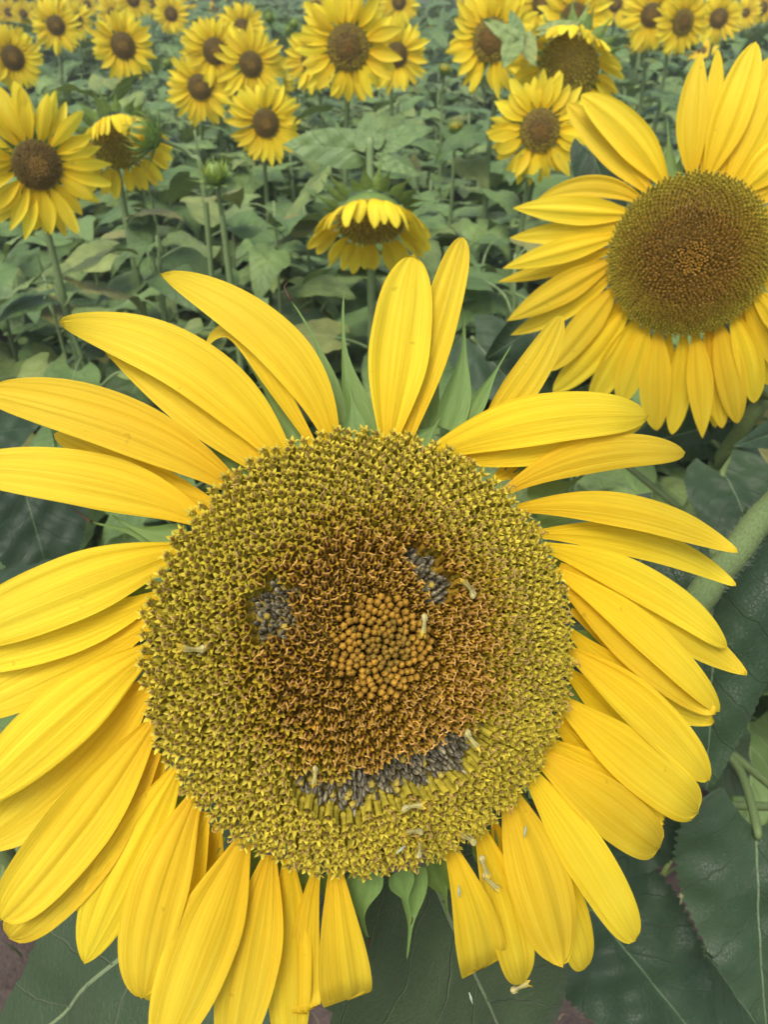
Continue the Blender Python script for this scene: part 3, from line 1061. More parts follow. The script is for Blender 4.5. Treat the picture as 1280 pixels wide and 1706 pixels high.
# ================================================================== leaves
def leaf_geo(L, hw, seed, nu=34, nv=23, fold=.25, droop=.25, wave=.05, serr=.02, heart=.16, tipdroop=0.0, bend=0.0, quilt=.002):
    """sunflower leaf lying along +Y from its base, face up +Z"""
    r = np.random.default_rng(seed)
    t = np.linspace(0, 1, nu)
    v = np.linspace(-1, 1, nv)
    v = np.sign(v) * np.abs(v) ** .85
    w = np.sin(np.pi * np.clip(t * .97 + .03, 0, 1) ** .62) ** .85 * (1 - .18 * t) + .012
    w[-1] = .004
    ser = 1 + serr * (np.where(np.arange(nu) % 2 == 0, 1, -1)) * (t > .05) * (t < .97) * r.uniform(.4, 1.5, nu)
    X = hw * w[:, None] * v[None] * (1 + (ser[:, None] - 1) * (np.abs(v[None]) > .93))
    Y = L * (t[:, None] - heart * (np.abs(v[None]) ** 1.6) * (1 - t[:, None]) ** 1.5 * 1.25 + .10 * np.abs(v[None]) ** 2 * t[:, None] * (1 - t[:, None]))
    p = r.uniform(0, 6.28, 6)
    Z = fold * np.abs(X) - droop * L * t[:, None] ** 2 - tipdroop * L * np.clip(t[:, None] - .6, 0, 1) ** 2
    Z = Z - .9 * fold * X ** 2 / hw
    Z += wave * L * (np.sin(t[:, None] * 8 + p[0] + (v[None] > 0) * p[1]) * np.abs(v[None]) ** 2 * .6 + .5 * np.sin(t[:, None] * 4 + p[2]) * v[None])
    # quilting between the side veins
    s = (Y / L - .85 * (np.abs(X) / L) ** .85) * 2 * np.pi * 7
    pk = np.zeros_like(X)
    for _ in range(7):
        a_, f_ = r.uniform(0, 6.28), r.uniform(14, 34)
        pk += np.sin(f_ * (X / L * math.cos(a_) + Y / L * math.sin(a_)) + r.uniform(0, 6.28))
    Z = Z + .0055 * L * pk
    Z += quilt * L * np.cos(s + 3) * np.clip(np.abs(v[None]) * 4, 0, 1)
    X = X + bend * L * t[:, None] ** 2
    V = np.stack([X, np.broadcast_to(Y, X.shape), Z], -1).reshape(-1, 3)
    U = np.stack([(X - bend * L * t[:, None] ** 2) / L + .5, np.broadcast_to(Y, X.shape) / L], -1).reshape(-1, 2)
    F = [(a, d, c, b) for a, b, c, d in grid_faces(nu, nv)]
    F = [f[::-1] for f in F]
    return V, F, U


def near_leaf(parent, bpx, tpx, hw_px, d0, d1, seed, roll=0.0, petiole=None, stem_r=.0035, mt=None, **kw):
    """leaf from its base to its tip: two points of the place and a half width, facing the open sky / viewer"""
    A = at(*bpx, d0)
    B = at(*tpx, d1)
    y = norm(B - A)
    L = np.linalg.norm(B - A)
    z = norm(CAM - (A + B) / 2) * .75 + np.array([0, 0, .45])
    z = norm(z - y * (z @ y))
    x = np.cross(y, z)
    x, z = x * math.cos(roll) + z * math.sin(roll), z * math.cos(roll) - x * math.sin(roll)
    V, F, U = leaf_geo(L, hw_px * (d0 + d1) / 2 / FPX, seed, 64, 33, **kw)
    M = frame_matrix(A, x, y, z)
    lf = child("leaf", mesh("leaf", V, F, mt or M_LEAF, UV=U), parent, M)
    if petiole is not None:
        P = [np.array(q) for q in petiole] + [A - z * .001, A + y * L * .06 - z * .002]
        V, F, U = tube(P, [stem_r * 1.3] + [stem_r] * (len(P) - 2) + [stem_r * .5], 9, 24)
        child("petiole", mesh("petiole", V, F, M_STEM, UV=U * [1, 6]), lf, Matrix.Identity(4))
    return lf


# leaves of the main plant (around and under the head)
st_pt = lambda i: CC[int(i * (len(CC) - 1))]
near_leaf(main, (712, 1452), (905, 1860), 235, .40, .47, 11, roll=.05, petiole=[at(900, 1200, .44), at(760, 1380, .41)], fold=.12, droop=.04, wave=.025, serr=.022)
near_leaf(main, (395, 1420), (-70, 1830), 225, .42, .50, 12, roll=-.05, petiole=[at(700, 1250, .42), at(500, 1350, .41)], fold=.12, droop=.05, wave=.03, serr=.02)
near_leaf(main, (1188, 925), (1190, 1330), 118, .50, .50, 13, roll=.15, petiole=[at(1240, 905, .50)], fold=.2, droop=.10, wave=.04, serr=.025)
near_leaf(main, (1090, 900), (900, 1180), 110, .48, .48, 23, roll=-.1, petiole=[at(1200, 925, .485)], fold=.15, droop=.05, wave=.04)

# ================================================================== SECOND SUNFLOWER
SD = 0.74
so = at(1148, 428, SD)
sview = norm(CAM - so)
HS = HeadFrame(so, norm(sview + .10 * RIGHT - .06 * UPC))
SPX = SD / FPX * 1.0
sec_base = np.array([so[0] - .10, so[1] + .02, 0])
second = root("sunflower", sec_base, "large sunflower with a domed olive-brown disc, cut by the right edge, second nearest", "sunflower")
RS, HSd = .0725, .024
head2 = child("flower_head", dome(RS, HSd, (0.18, 0.11, 0.016), (0.19, 0.16, 0.022)).mesh("receptacle", M_CALYX), second, HS.M)


def sp_sec(r):
    return np.interp(r / RS, [0, .12, .3, .6, 1], [.0024, .0027, .0033, .0037, .0034])


rad, ang = phyllo(sp_sec, RS)
g = Geo()
for i in range(len(rad)):
    r, a = rad[i], ang[i]
    f = r / RS
    rd = np.array([math.cos(a), math.sin(a), 0])
    bs = rd * r + np.array([0, 0, HSd * (1 - f ** 2)])
    th = R_(58) * f ** 1.3
    ax = norm(np.array([0, 0, 1]) * math.cos(th) + rd * math.sin(th) + rng.normal(0, .06, 3))
    sc = float(sp_sec(np.array(r)) / .0047)
    zn = f + rng.normal(0, .03)
    T = T_BUD if zn < .20 else T_SPIKE if zn < .60 else T_MID if zn < .82 else T_STAR
    V, F, C, U, M_ = T[int(rng.integers(len(T)))]
    x, y, z = axes_from(ax, rng.uniform(0, 6.28))
    A = np.stack([x * sc, y * sc, z * .62], 1)
    g.addt(V @ A.T + bs, F, C * rng.uniform(.78, 1.02))
child("disc_floret_mass", g.mesh("disc_floret_mass", M_FLORET, smooth=False), head2, HS.M, kind="stuff")


def sec_petal(c, layer=0, style='normal'):
    bx, by, mx, my, tx, ty, wd = [q / 2.509 for q in c]
    b_ = np.array([bx + 820, by + 60])
    t_ = np.array([tx + 820, ty + 60])
    m_ = np.array([mx + 820, my + 60])
    sd_ = int(abs(c[0] * 7 + c[5]))
    r = np.random.default_rng(sd_)
    inw = norm(np.array([1146, 427]) - b_)
    b_ = b_ + inw * 8
    zb, zm, zt = -.004 - .001 * layer, -.004 - .008 * layer, -.014 - .009 * layer + r.uniform(-.006, .004)
    s = np.linspace(0, 1, 24)
    s = 1 - (1 - s) ** 1.25
    cc = 2 * m_ - (b_ + t_) / 2
    zc = 2 * zm - (zb + zt) / 2
    P = np.outer((1 - s) ** 2, b_) + np.outer(2 * s * (1 - s), cc) + np.outer(s * s, t_)
    Z = (1 - s) ** 2 * zb + 2 * s * (1 - s) * zc + s * s * zt
    C = np.array([HS.loc(p[0], p[1], z) for p, z in zip(P, Z)])
    rid = [(r.uniform(.05, .09), 2.0, r.uniform(-.5, .5)), (r.uniform(.02, .04), r.uniform(3.4, 4.4), r.uniform(0, 6.28))]
    V, F, U = blade(C, np.cross(norm(C[1] - C[0]), [0, 0, 1.0]), wd * SPX / 2 * 1.12, 15, petal_prof(style), r.uniform(-.2, .2), rid, 0, .02, sd_, .03)
    child("petal", mesh("petal", V, F, M_PETAL, UV=U), head2, HS.M)


for row in [
    ((720, 610, 575, 415, 372, 246, 130), 0), ((655, 640, 520, 495, 312, 282, 110), 1), ((628, 688, 430, 628, 188, 686, 78), 0, 'point'), ((578, 735, 340, 728, 88, 720, 108), 0, 'point'),
    ((548, 785, 315, 820, 73, 845, 90), 1, 'point'), ((515, 830, 290, 900, 45, 972, 94), 0, 'point'), ((500, 885, 270, 965, 23, 1030, 72), 2, 'point'), ((498, 935, 300, 1055, 62, 1192, 116), 0, 'point'),
    ((492, 995, 310, 1130, 77, 1252, 96), 1, 'point'), ((505, 1052, 400, 1200, 240, 1400, 116), 0), ((527, 1115, 430, 1290, 290, 1450, 100), 2), ((552, 1152, 420, 1330, 255, 1490, 120), 1),
    ((595, 1195, 510, 1370, 410, 1540, 110), 1), ((640, 1222, 590, 1370, 540, 1540, 112), 0), ((690, 1250, 682, 1450, 690, 1650, 122), 0), ((736, 1262, 738, 1420, 745, 1570, 60), 2),
    ((800, 1265, 785, 1460, 752, 1665, 96), 1), ((850, 1256, 872, 1470, 880, 1682, 98), 0, 'point'), ((905, 1242, 935, 1440, 962, 1640, 96), 1), ((915, 1240, 920, 1440, 935, 1638, 80), 2), ((952, 1212, 995, 1420, 1026, 1620, 108), 0),
    ((1010, 1165, 1075, 1350, 1095, 1534, 98), 0), ((1045, 1140, 1100, 1300, 1160, 1460, 80), 2), ((1070, 1112, 1145, 1250, 1210, 1400, 92), 1), ((1100, 1060, 1190, 1180, 1270, 1310, 86), 0), ((1125, 985, 1230, 1070, 1340, 1180, 90), 1),
    ((1140, 900, 1270, 930, 1410, 960, 90), 0), ((1132, 830, 1270, 815, 1400, 800, 90), 1), ((1112, 765, 1250, 715, 1390, 670, 96), 0), ((1085, 690, 1220, 610, 1360, 540, 100), 1), ((1052, 640, 1190, 510, 1320, 390, 120), 0),
    ((1000, 610, 1125, 370, 1235, 110, 136), 1), ((900, 575, 1000, 330, 1102, 26, 130), 0), ((882, 572, 922, 330, 945, 56, 66), 2), ((840, 578, 838, 330, 875, 66, 108), 0, 'point'), ((960, 590, 1060, 350, 1160, 90, 110), 2),
]:
    sec_petal(*row)
c3 = lambda x, y: (x / 2.509 + 820, y / 2.509 + 60)
for a_, m_, t_, wd in [((745, 600), (742, 470), (732, 343), 62), ((722, 605), (698, 530), (678, 455), 40), ((640, 660), (600, 640), (560, 640), 60), ((560, 1170), (545, 1220), (520, 1280), 60), ((660, 1250), (655, 1320), (640, 1400), 60),
                       ((1030, 1150), (1060, 1230), (1090, 1310), 60), ((780, 590), (785, 540), (800, 480), 50), ((930, 1230), (950, 1300), (960, 1380), 60), ((505, 930), (450, 980), (400, 1020), 60), ((1135, 860), (1180, 860), (1240, 870), 60)]:
    main_bract(*c3(*a_), *c3(*m_), *c3(*t_), wd / 2.509, -.012, -.024, H=HS, px_m=SPX, par=head2)
b2 = HS.world(np.array([0, 0, -.045]))
sp2 = [b2, b2 - HS.n * .03 - UPC * .02, at(1262, 640, .84), at(1246, 700, .86), at(1195, 775, .92), at(1152, 852, .95), at(1120, 960, 1.0), sec_base + [0, 0, .3], sec_base - [0, 0, .03]]
V, F, U = tube(sp2, [.012, .010, .0095, .0095, .010, .0105, .011, .013, .015], 12, 60, wob=.02)
child("stem", mesh("stem", V, F, M_STEM, UV=U * [1, 10]), second, Matrix.Identity(4))
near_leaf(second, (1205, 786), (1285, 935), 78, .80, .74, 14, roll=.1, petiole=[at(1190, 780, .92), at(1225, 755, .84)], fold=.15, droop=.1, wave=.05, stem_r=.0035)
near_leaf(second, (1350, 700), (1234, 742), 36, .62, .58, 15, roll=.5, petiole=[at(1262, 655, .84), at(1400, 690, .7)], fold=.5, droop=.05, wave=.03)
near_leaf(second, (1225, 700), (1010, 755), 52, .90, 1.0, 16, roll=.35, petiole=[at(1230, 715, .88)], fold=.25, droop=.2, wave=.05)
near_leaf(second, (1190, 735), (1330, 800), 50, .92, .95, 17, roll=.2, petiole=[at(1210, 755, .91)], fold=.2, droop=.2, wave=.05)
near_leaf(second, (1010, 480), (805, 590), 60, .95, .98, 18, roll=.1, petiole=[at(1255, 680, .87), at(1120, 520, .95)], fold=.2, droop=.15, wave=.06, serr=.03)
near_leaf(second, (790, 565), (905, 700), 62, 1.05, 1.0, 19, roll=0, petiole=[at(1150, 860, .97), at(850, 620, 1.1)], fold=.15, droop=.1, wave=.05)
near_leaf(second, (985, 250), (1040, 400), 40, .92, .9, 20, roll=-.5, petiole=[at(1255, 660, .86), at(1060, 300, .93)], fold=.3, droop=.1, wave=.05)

# leafy neighbour whose foliage fills the lower right corner
nb = at(1330, 1500, .75)
neigh = root("sunflower_plant", (nb[0] + .05, nb[1] + .05, 0), "dark broad-leaved plant filling the lower right corner below the smiling flower", "sunflower plant", "flowerless sunflower plants")
nbs = np.array([nb[0] + .05, nb[1] + .05, -.02])
V, F, U = tube([nbs, nbs + [0, 0, .35], nbs + [-.01, 0, .7], nbs + [0, .02, 1.02]], [.014, .012, .010, .006], 10, 30, wob=.02)
child("stem", mesh("stem", V, F, M_STEM, UV=U * [1, 8]), neigh, Matrix.Identity(4))
sN = lambda z: nbs + np.array([0, 0, z])
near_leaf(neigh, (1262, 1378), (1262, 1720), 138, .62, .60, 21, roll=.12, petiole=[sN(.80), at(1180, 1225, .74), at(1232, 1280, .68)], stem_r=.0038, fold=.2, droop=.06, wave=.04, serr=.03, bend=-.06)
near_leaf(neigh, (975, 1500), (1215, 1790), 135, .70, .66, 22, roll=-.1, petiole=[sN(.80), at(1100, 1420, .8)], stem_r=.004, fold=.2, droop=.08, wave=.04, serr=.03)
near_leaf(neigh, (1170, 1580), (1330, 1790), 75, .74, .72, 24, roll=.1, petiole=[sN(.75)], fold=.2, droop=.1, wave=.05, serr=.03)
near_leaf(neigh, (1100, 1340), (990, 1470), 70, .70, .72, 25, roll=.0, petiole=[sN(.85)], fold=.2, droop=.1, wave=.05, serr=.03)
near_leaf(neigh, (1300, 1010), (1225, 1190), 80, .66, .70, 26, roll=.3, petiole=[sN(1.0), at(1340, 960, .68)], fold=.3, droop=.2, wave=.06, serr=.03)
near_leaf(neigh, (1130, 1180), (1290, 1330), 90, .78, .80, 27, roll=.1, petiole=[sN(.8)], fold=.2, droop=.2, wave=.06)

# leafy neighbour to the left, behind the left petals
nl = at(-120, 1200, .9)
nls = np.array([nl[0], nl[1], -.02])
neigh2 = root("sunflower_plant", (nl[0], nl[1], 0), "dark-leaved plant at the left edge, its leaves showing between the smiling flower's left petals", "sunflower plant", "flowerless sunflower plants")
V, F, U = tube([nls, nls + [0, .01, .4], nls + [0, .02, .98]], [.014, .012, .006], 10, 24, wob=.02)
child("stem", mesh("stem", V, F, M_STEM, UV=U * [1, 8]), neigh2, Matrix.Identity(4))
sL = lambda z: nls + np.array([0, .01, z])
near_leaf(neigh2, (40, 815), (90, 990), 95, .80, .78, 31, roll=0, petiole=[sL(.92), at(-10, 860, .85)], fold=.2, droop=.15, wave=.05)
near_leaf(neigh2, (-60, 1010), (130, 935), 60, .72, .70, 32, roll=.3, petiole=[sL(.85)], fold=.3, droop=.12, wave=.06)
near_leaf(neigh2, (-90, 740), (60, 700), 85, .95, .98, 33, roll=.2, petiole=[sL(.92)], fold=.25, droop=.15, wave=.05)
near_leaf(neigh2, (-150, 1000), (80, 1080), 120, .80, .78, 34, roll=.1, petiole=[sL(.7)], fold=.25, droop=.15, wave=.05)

# ================================================================== FIELD: shared pieces
LEAFV = []
for i in range(9):
    r = np.random.default_rng(900 + i)
    L = .165
    V, F, U = leaf_geo(L, L * r.uniform(.36, .46), 900 + i, 22, 13, fold=r.uniform(.1, .55), droop=r.uniform(.15, .6), wave=r.uniform(.05, .11), serr=.02, quilt=.006, tipdroop=r.uniform(0, .8), bend=r.uniform(-.12, .12))
    # petiole: from the stem (origin) out and up to the blade
    pl = r.uniform(.05, .09)
    up = r.uniform(.01, .045)
    ang_ = R_(r.uniform(-20, 25))
    Rm = np.array([[1, 0, 0], [0, math.cos(ang_), -math.sin(ang_)], [0, math.sin(ang_), math.cos(ang_)]])
    V = V @ Rm.T + [0, pl, up]
    g = Geo()
    g.add(V, F, None, U, 0)
    P = [(0, 0, 0), (0, pl * .5, up * .8), (0, pl, up - .0005), tuple(Rm @ np.array([0, .02, -.002]) + [0, pl, up])]
    Vt, Ft, Ut = tube(P, [.0036, .0026, .0024, .001], 6, 9)
    g.add(Vt, Ft, None, Ut, 1)
    LEAFV.append(g)
LEAFM = [g.mesh("leaf", [M_LEAF2, M_STEM2]) for g in LEAFV]
LEAFA = [g.arrays() for g in LEAFV]


def field_petal(seed, L=.068, hw=.0104, nu=12, nv=7, droop=.3):
    r = np.random.default_rng(seed)
    s = np.linspace(0, 1, nu)
    s = 1 - (1 - s) ** 1.3
    C = np.stack([r.uniform(-.06, .06) * L * s ** 2, L * s, L * (r.uniform(-.05, .18) * s - droop * r.uniform(.3, 1) * s ** 2.2)], 1)
    return blade(C, np.array([1.0, 0, 0]), hw, nv, petal_prof(['normal', 'point', 'point'][seed % 3]), r.uniform(-.3, .35), [(.05, 2.0, r.uniform(-.4, .4))], r.uniform(-.4, .4), 0, seed)


PETV = [field_petal(40 + i, droop=.1 + .1 * (i % 5)) for i in range(12)]
PETM = [mesh("petal", V, F, M_PETAL2, UV=U) for V, F, U in PETV]


def field_disc(seed, stage):
    """disc with rings of florets; unit radius .042; stage 0 young brown, 1 with an olive outer ring"""
    r = np.random.default_rng(seed)
    Rd, h = .042, .010
    g = dome(Rd * .98, h, *(((0.13, 0.085, 0.018), (0.09, 0.065, 0.014)) if stage < 2 else ((0.22, 0.17, 0.025), (0.26, 0.21, 0.03))), 6, 24, .010)
    rad, ang = phyllo(lambda q: np.interp(q / Rd, [0, .35, 1], [.0036, .0046, .0050]), Rd)
    for a, t in zip(rad, ang):
        f = a / Rd + r.normal(0, .04)
        th = R_(55) * f ** 1.4
        rd = np.array([math.cos(t), math.sin(t), 0])
        z = norm(np.array([0, 0, 1]) * math.cos(th) + rd * math.sin(th) + r.normal(0, .1, 3))
        b_ = rd * a + [0, 0, h * (1 - (a / Rd) ** 2)] + r.normal(0, .0006, 3) - z * .0010
        x, y, z = axes_from(z, r.uniform(0, 6))
        if stage == 0:
            c = (0.36, 0.23, 0.05) if f < .38 else (0.135, 0.092, 0.02) if f < .85 else (0.25, 0.185, 0.026)
        elif stage == 1:
            c = (0.28, 0.15, 0.03) if f < .3 else (0.15, 0.105, 0.018) if f < .62 else (0.36, 0.29, 0.03)
        else:
            c = (0.36, 0.28, 0.035) if f < .5 else (0.46, 0.38, 0.04)
        c = np.array(c) * r.uniform(.75, 1.2)
        w, hh = .0021, r.uniform(.0028, .0045)
        V = np.array([b_ + x * w, b_ + y * w, b_ - x * w, b_ - y * w, b_ + z * hh])
        g.add(V, [(0, 1, 4), (1, 2, 4), (2, 3, 4), (3, 0, 4)], np.vstack([np.tile(c * .55, (4, 1)), c * 1.3]))
    return g


DISCA = [field_disc(60 + i, i % 3).arrays() for i in range(9)]
DISCM = [mesh("flower_head", V, F, M_DISC, COL=C, smooth=False) for V, F, C, U, M_ in DISCA]


def calyx_geo(Rd=.042, n=22, seed=1, fwd=.2, L=.035, hw=.008, col=(0.17, 0.27, 0.07)):
    r = np.random.default_rng(seed)
    g = Geo()
    for i in range(n):
        a = 2 * math.pi * i / n + r.uniform(-.1, .1)
        rd = np.array([math.cos(a), math.sin(a), 0])
        s = np.linspace(0, 1, 6)
        l = L * r.uniform(.8, 1.25)
        C = np.outer(Rd * .9 + l * s * .8, rd) + np.outer(-.010 + l * (fwd * s + r.uniform(-.35, .25) * s ** 2), [0, 0, 1])
        V, F, U = blade(C, np.cross(rd, [0, 0, 1.0]), hw, 3, bract_prof, .3, (), 0, 0, i)
        c = np.array(col) * r.uniform(.75, 1.2)
        g.add(V, [tuple(f) for f in F], c, U)
    return g


CALYXM = [calyx_geo(seed=i + 1).mesh("calyx", M_CALYX) for i in range(2)]


def bud_geo(seed, yellow=0.0):
    """closed green bud, radius about .022, pointing +Z"""
    r = np.random.default_rng(seed)
    g = Geo()
    k, n = 14, 9
    rows = []
    for i in range(n):
        f = i / (n - 1)
        th = math.pi * (.06 + .90 * f)
        rows.append(ring(.0155 * math.sin(th) ** .8, .018 - .018 * math.cos(math.pi * f) * 1.0, k))
    V = np.vstack(rows)
    g.add(V, grid_faces(n, k, True), (0.16, 0.25, 0.06))
    for layer in range(4):
        m_ = 13 - layer
        for i in range(m_):
            a = 2 * math.pi * (i + .5 * (layer % 2)) / m_ + r.uniform(-.12, .12)
            rd = np.array([math.cos(a), math.sin(a), 0])
            s = np.linspace(0, 1, 6)
            spread = [2.2, 1.3, .5, -.35][layer]
            l = [.030, .034, .034, .030][layer] * r.uniform(.85, 1.15)
            C = np.outer(.013 + l * .5 * s * spread + .006 * np.sin(np.pi * s), rd) + np.outer(.004 + layer * .004 + l * s * [.35, .8, .95, .85][layer], [0, 0, 1])
            V, F, U = blade(C, np.cross(rd, [0, 0, 1.0]), 0.0048, 3, bract_prof, .3, (), 0, 0, i)
            c = np.array([(0.15, 0.24, 0.07), (0.19, 0.30, 0.08), (0.27, 0.38, 0.08), (0.36, 0.45, 0.09)][layer]) * r.uniform(.75, 1.2)
            if layer == 3 and yellow:
                c = np.array((0.75, 0.5, 0.02)) * r.uniform(.8, 1.1)
            g.add(V, [tuple(f) for f in F], c, U)
    return g


BUDM = [bud_geo(1).mesh("bud", M_CALYX), bud_geo(2).mesh("bud", M_CALYX), bud_geo(3, 1).mesh("bud", M_CALYX)]


def rotz(a):
    return Matrix.Rotation(a, 4, 'Z')


def add_leaves(plant, S, zlo, zhi, n, scale, seed, top=False):
    """leaves spiral up the stem S (polyline with z)"""
    r = np.random.default_rng(seed)
    a0 = r.uniform(0, 6.28)
    zz = np.linspace(zlo, zhi, n) + r.uniform(-.02, .02, n)
    out_ = []
    for i, z in enumerate(zz):
        j = np.argmin(np.abs(S[:, 2] - z))
        fsz = (1 - .45 * max(0, (i - n * .6) / (n * .4))) * r.uniform(.8, 1.2) * scale
        M = Matrix.Translation(Vector(S[j])) @ rotz(a0 + i * 2.4 + r.uniform(-.4, .4)) @ Matrix.Rotation(r.uniform(-.35, .25), 4, 'X') @ Matrix.Rotation(r.uniform(-.35, .35), 4, 'Y') @ Matrix.Diagonal((fsz, fsz, fsz, 1))
        out_.append((int(r.integers(len(LEAFM))), M))
    return out_


def build_leaves(plant, lst, far):
    if not far:
        for k, M in lst:
            child("leaf", LEAFM[k], plant, M)
    else:
        g = Geo()
        W = WORLD[plant.name].inverted()
        for k, M in lst:
            V, F, C, U, MI = LEAFA[k]
            A = np.array(W @ M)
            g.addt(V @ A[:3, :3].T + A[:3, 3], F, C, U, MI)
        child("foliage", g.mesh("foliage", [M_LEAF2, M_STEM2]), plant, None, kind="stuff")


def stem_mesh(plant, pts, r0, r1, n=22, k=7):
    V, F, U = tube(pts, np.linspace(r0, r1, len(pts)), k, n, wob=.03)
    o = WORLD[plant.name].translation
    child("stem", mesh("stem", V - np.array(o), F, M_STEM2, UV=U * [1, 8]), plant)


def add_head(plant, o, n, R, disc_f, seed, far=False, stage=0, npet=None, up=(0, 0, 1)):
    r = np.random.default_rng(seed)
    H = HeadFrame(o, n, up)
    sd_ = R * disc_f / .044
    Ms = Matrix.Diagonal((sd_, sd_, sd_, 1))
    plen = R * (1 - disc_f) * 1.06
    npet = npet or int(r.integers(38, 48))
    lst = []
    miss = max(0, r.uniform(-.12, .14))
    for i in range(npet):
        a = 2 * math.pi * i / npet + r.uniform(-.11, .11)
        lay = i % 2
        ps = plen / .068 * r.uniform(.78, 1.14)
        wsc = R / .11 * r.uniform(.9, 1.3)
        b_ = np.array([math.cos(a), math.sin(a), 0]) * R * disc_f * .96
        M = Matrix.Translation(Vector((b_[0], b_[1], -.002 - .004 * lay))) @ rotz(a - math.pi / 2) @ Matrix.Rotation(r.uniform(-.05, .22) - .08 * lay, 4, 'X') @ Matrix.Diagonal((wsc, ps, ps, 1))
        if r.uniform() > miss:
            lst.append((int(r.integers(len(PETM))), M))
    hd = child("flower_head", DISCM[stage + 3 * int(r.integers(3))], plant, H.M @ rotz(r.uniform(0, 6.28)) @ Ms)
    if not far:
        for k, M in lst:
            child("petal", PETM[k], hd, H.M @ M)
        child("calyx", CALYXM[seed % 2], hd, H.M @ Ms)
    else:
        g = Geo()
        for k, M in lst:
            V, F, U = PETV[k]
            A = np.array(M)
            g.add(V @ A[:3, :3].T + A[:3, 3], [tuple(f) for f in F], None, U)
        child("petal_ring", g.mesh("petal_ring", M_PETAL2), hd, H.M, kind="stuff")
    return H


def field_flower(px, py, Rpx, disc_f, label, stage=0, R=.108, yaw=0.0, pitch=0.0, seed=0, far=None, leaves=None, group="sunflowers in the field"):
    far = Rpx < 22 if far is None else far
    R *= 1.06
    Rpx *= 1.06
    o = at(px, py, R * FPX / Rpx)
    if o[2] < .72:
        k = (1.5 - .72) / (1.5 - o[2])
        R *= k
        o = at(px, py, R * FPX / Rpx)
    d = CAM - o
    d = norm([d[0], d[1], d[2] * .6])
    a = math.atan2(d[1], d[0]) + R_(yaw)
    e = math.asin(d[2]) + R_(pitch)
    n = np.array([math.cos(a) * math.cos(e), math.sin(a) * math.cos(e), math.sin(e)])
    r = np.random.default_rng(seed + 1000)
    base = np.array([o[0] - n[0] * .07 + r.uniform(-.05, .05), o[1] - n[1] * .07 + r.uniform(-.03, .06), 0])
    pl = root("sunflower", base, label, "sunflower", group)
    s_ = R / .108
    pts = [base - [0, 0, .03], base + [r.uniform(-.02, .02), r.uniform(-.02, .02), o[2] * .45], [base[0] * .5 + (o - n * .08)[0] * .5, base[1] * .5 + (o - n * .08)[1] * .5, o[2] * .8],
           o - n * .075 * s_ - np.array([0, 0, .035]), o - n * .012 * s_]
    pts = np.array(pts)
    stem_mesh(pl, pts, .0088 * s_, .005 * s_)
    add_head(pl, o, n, R, disc_f, seed, far, stage)
    S = catmull(pts, 60)
    zh = o[2] - .13 * s_
    n_l = leaves or int(r.integers(12, 16))
    build_leaves(pl, add_leaves(pl, S, .2, zh, n_l, r.uniform(.85, 1.1) * min(1.1, s_), seed + 50), far or Rpx < 40)
    return pl


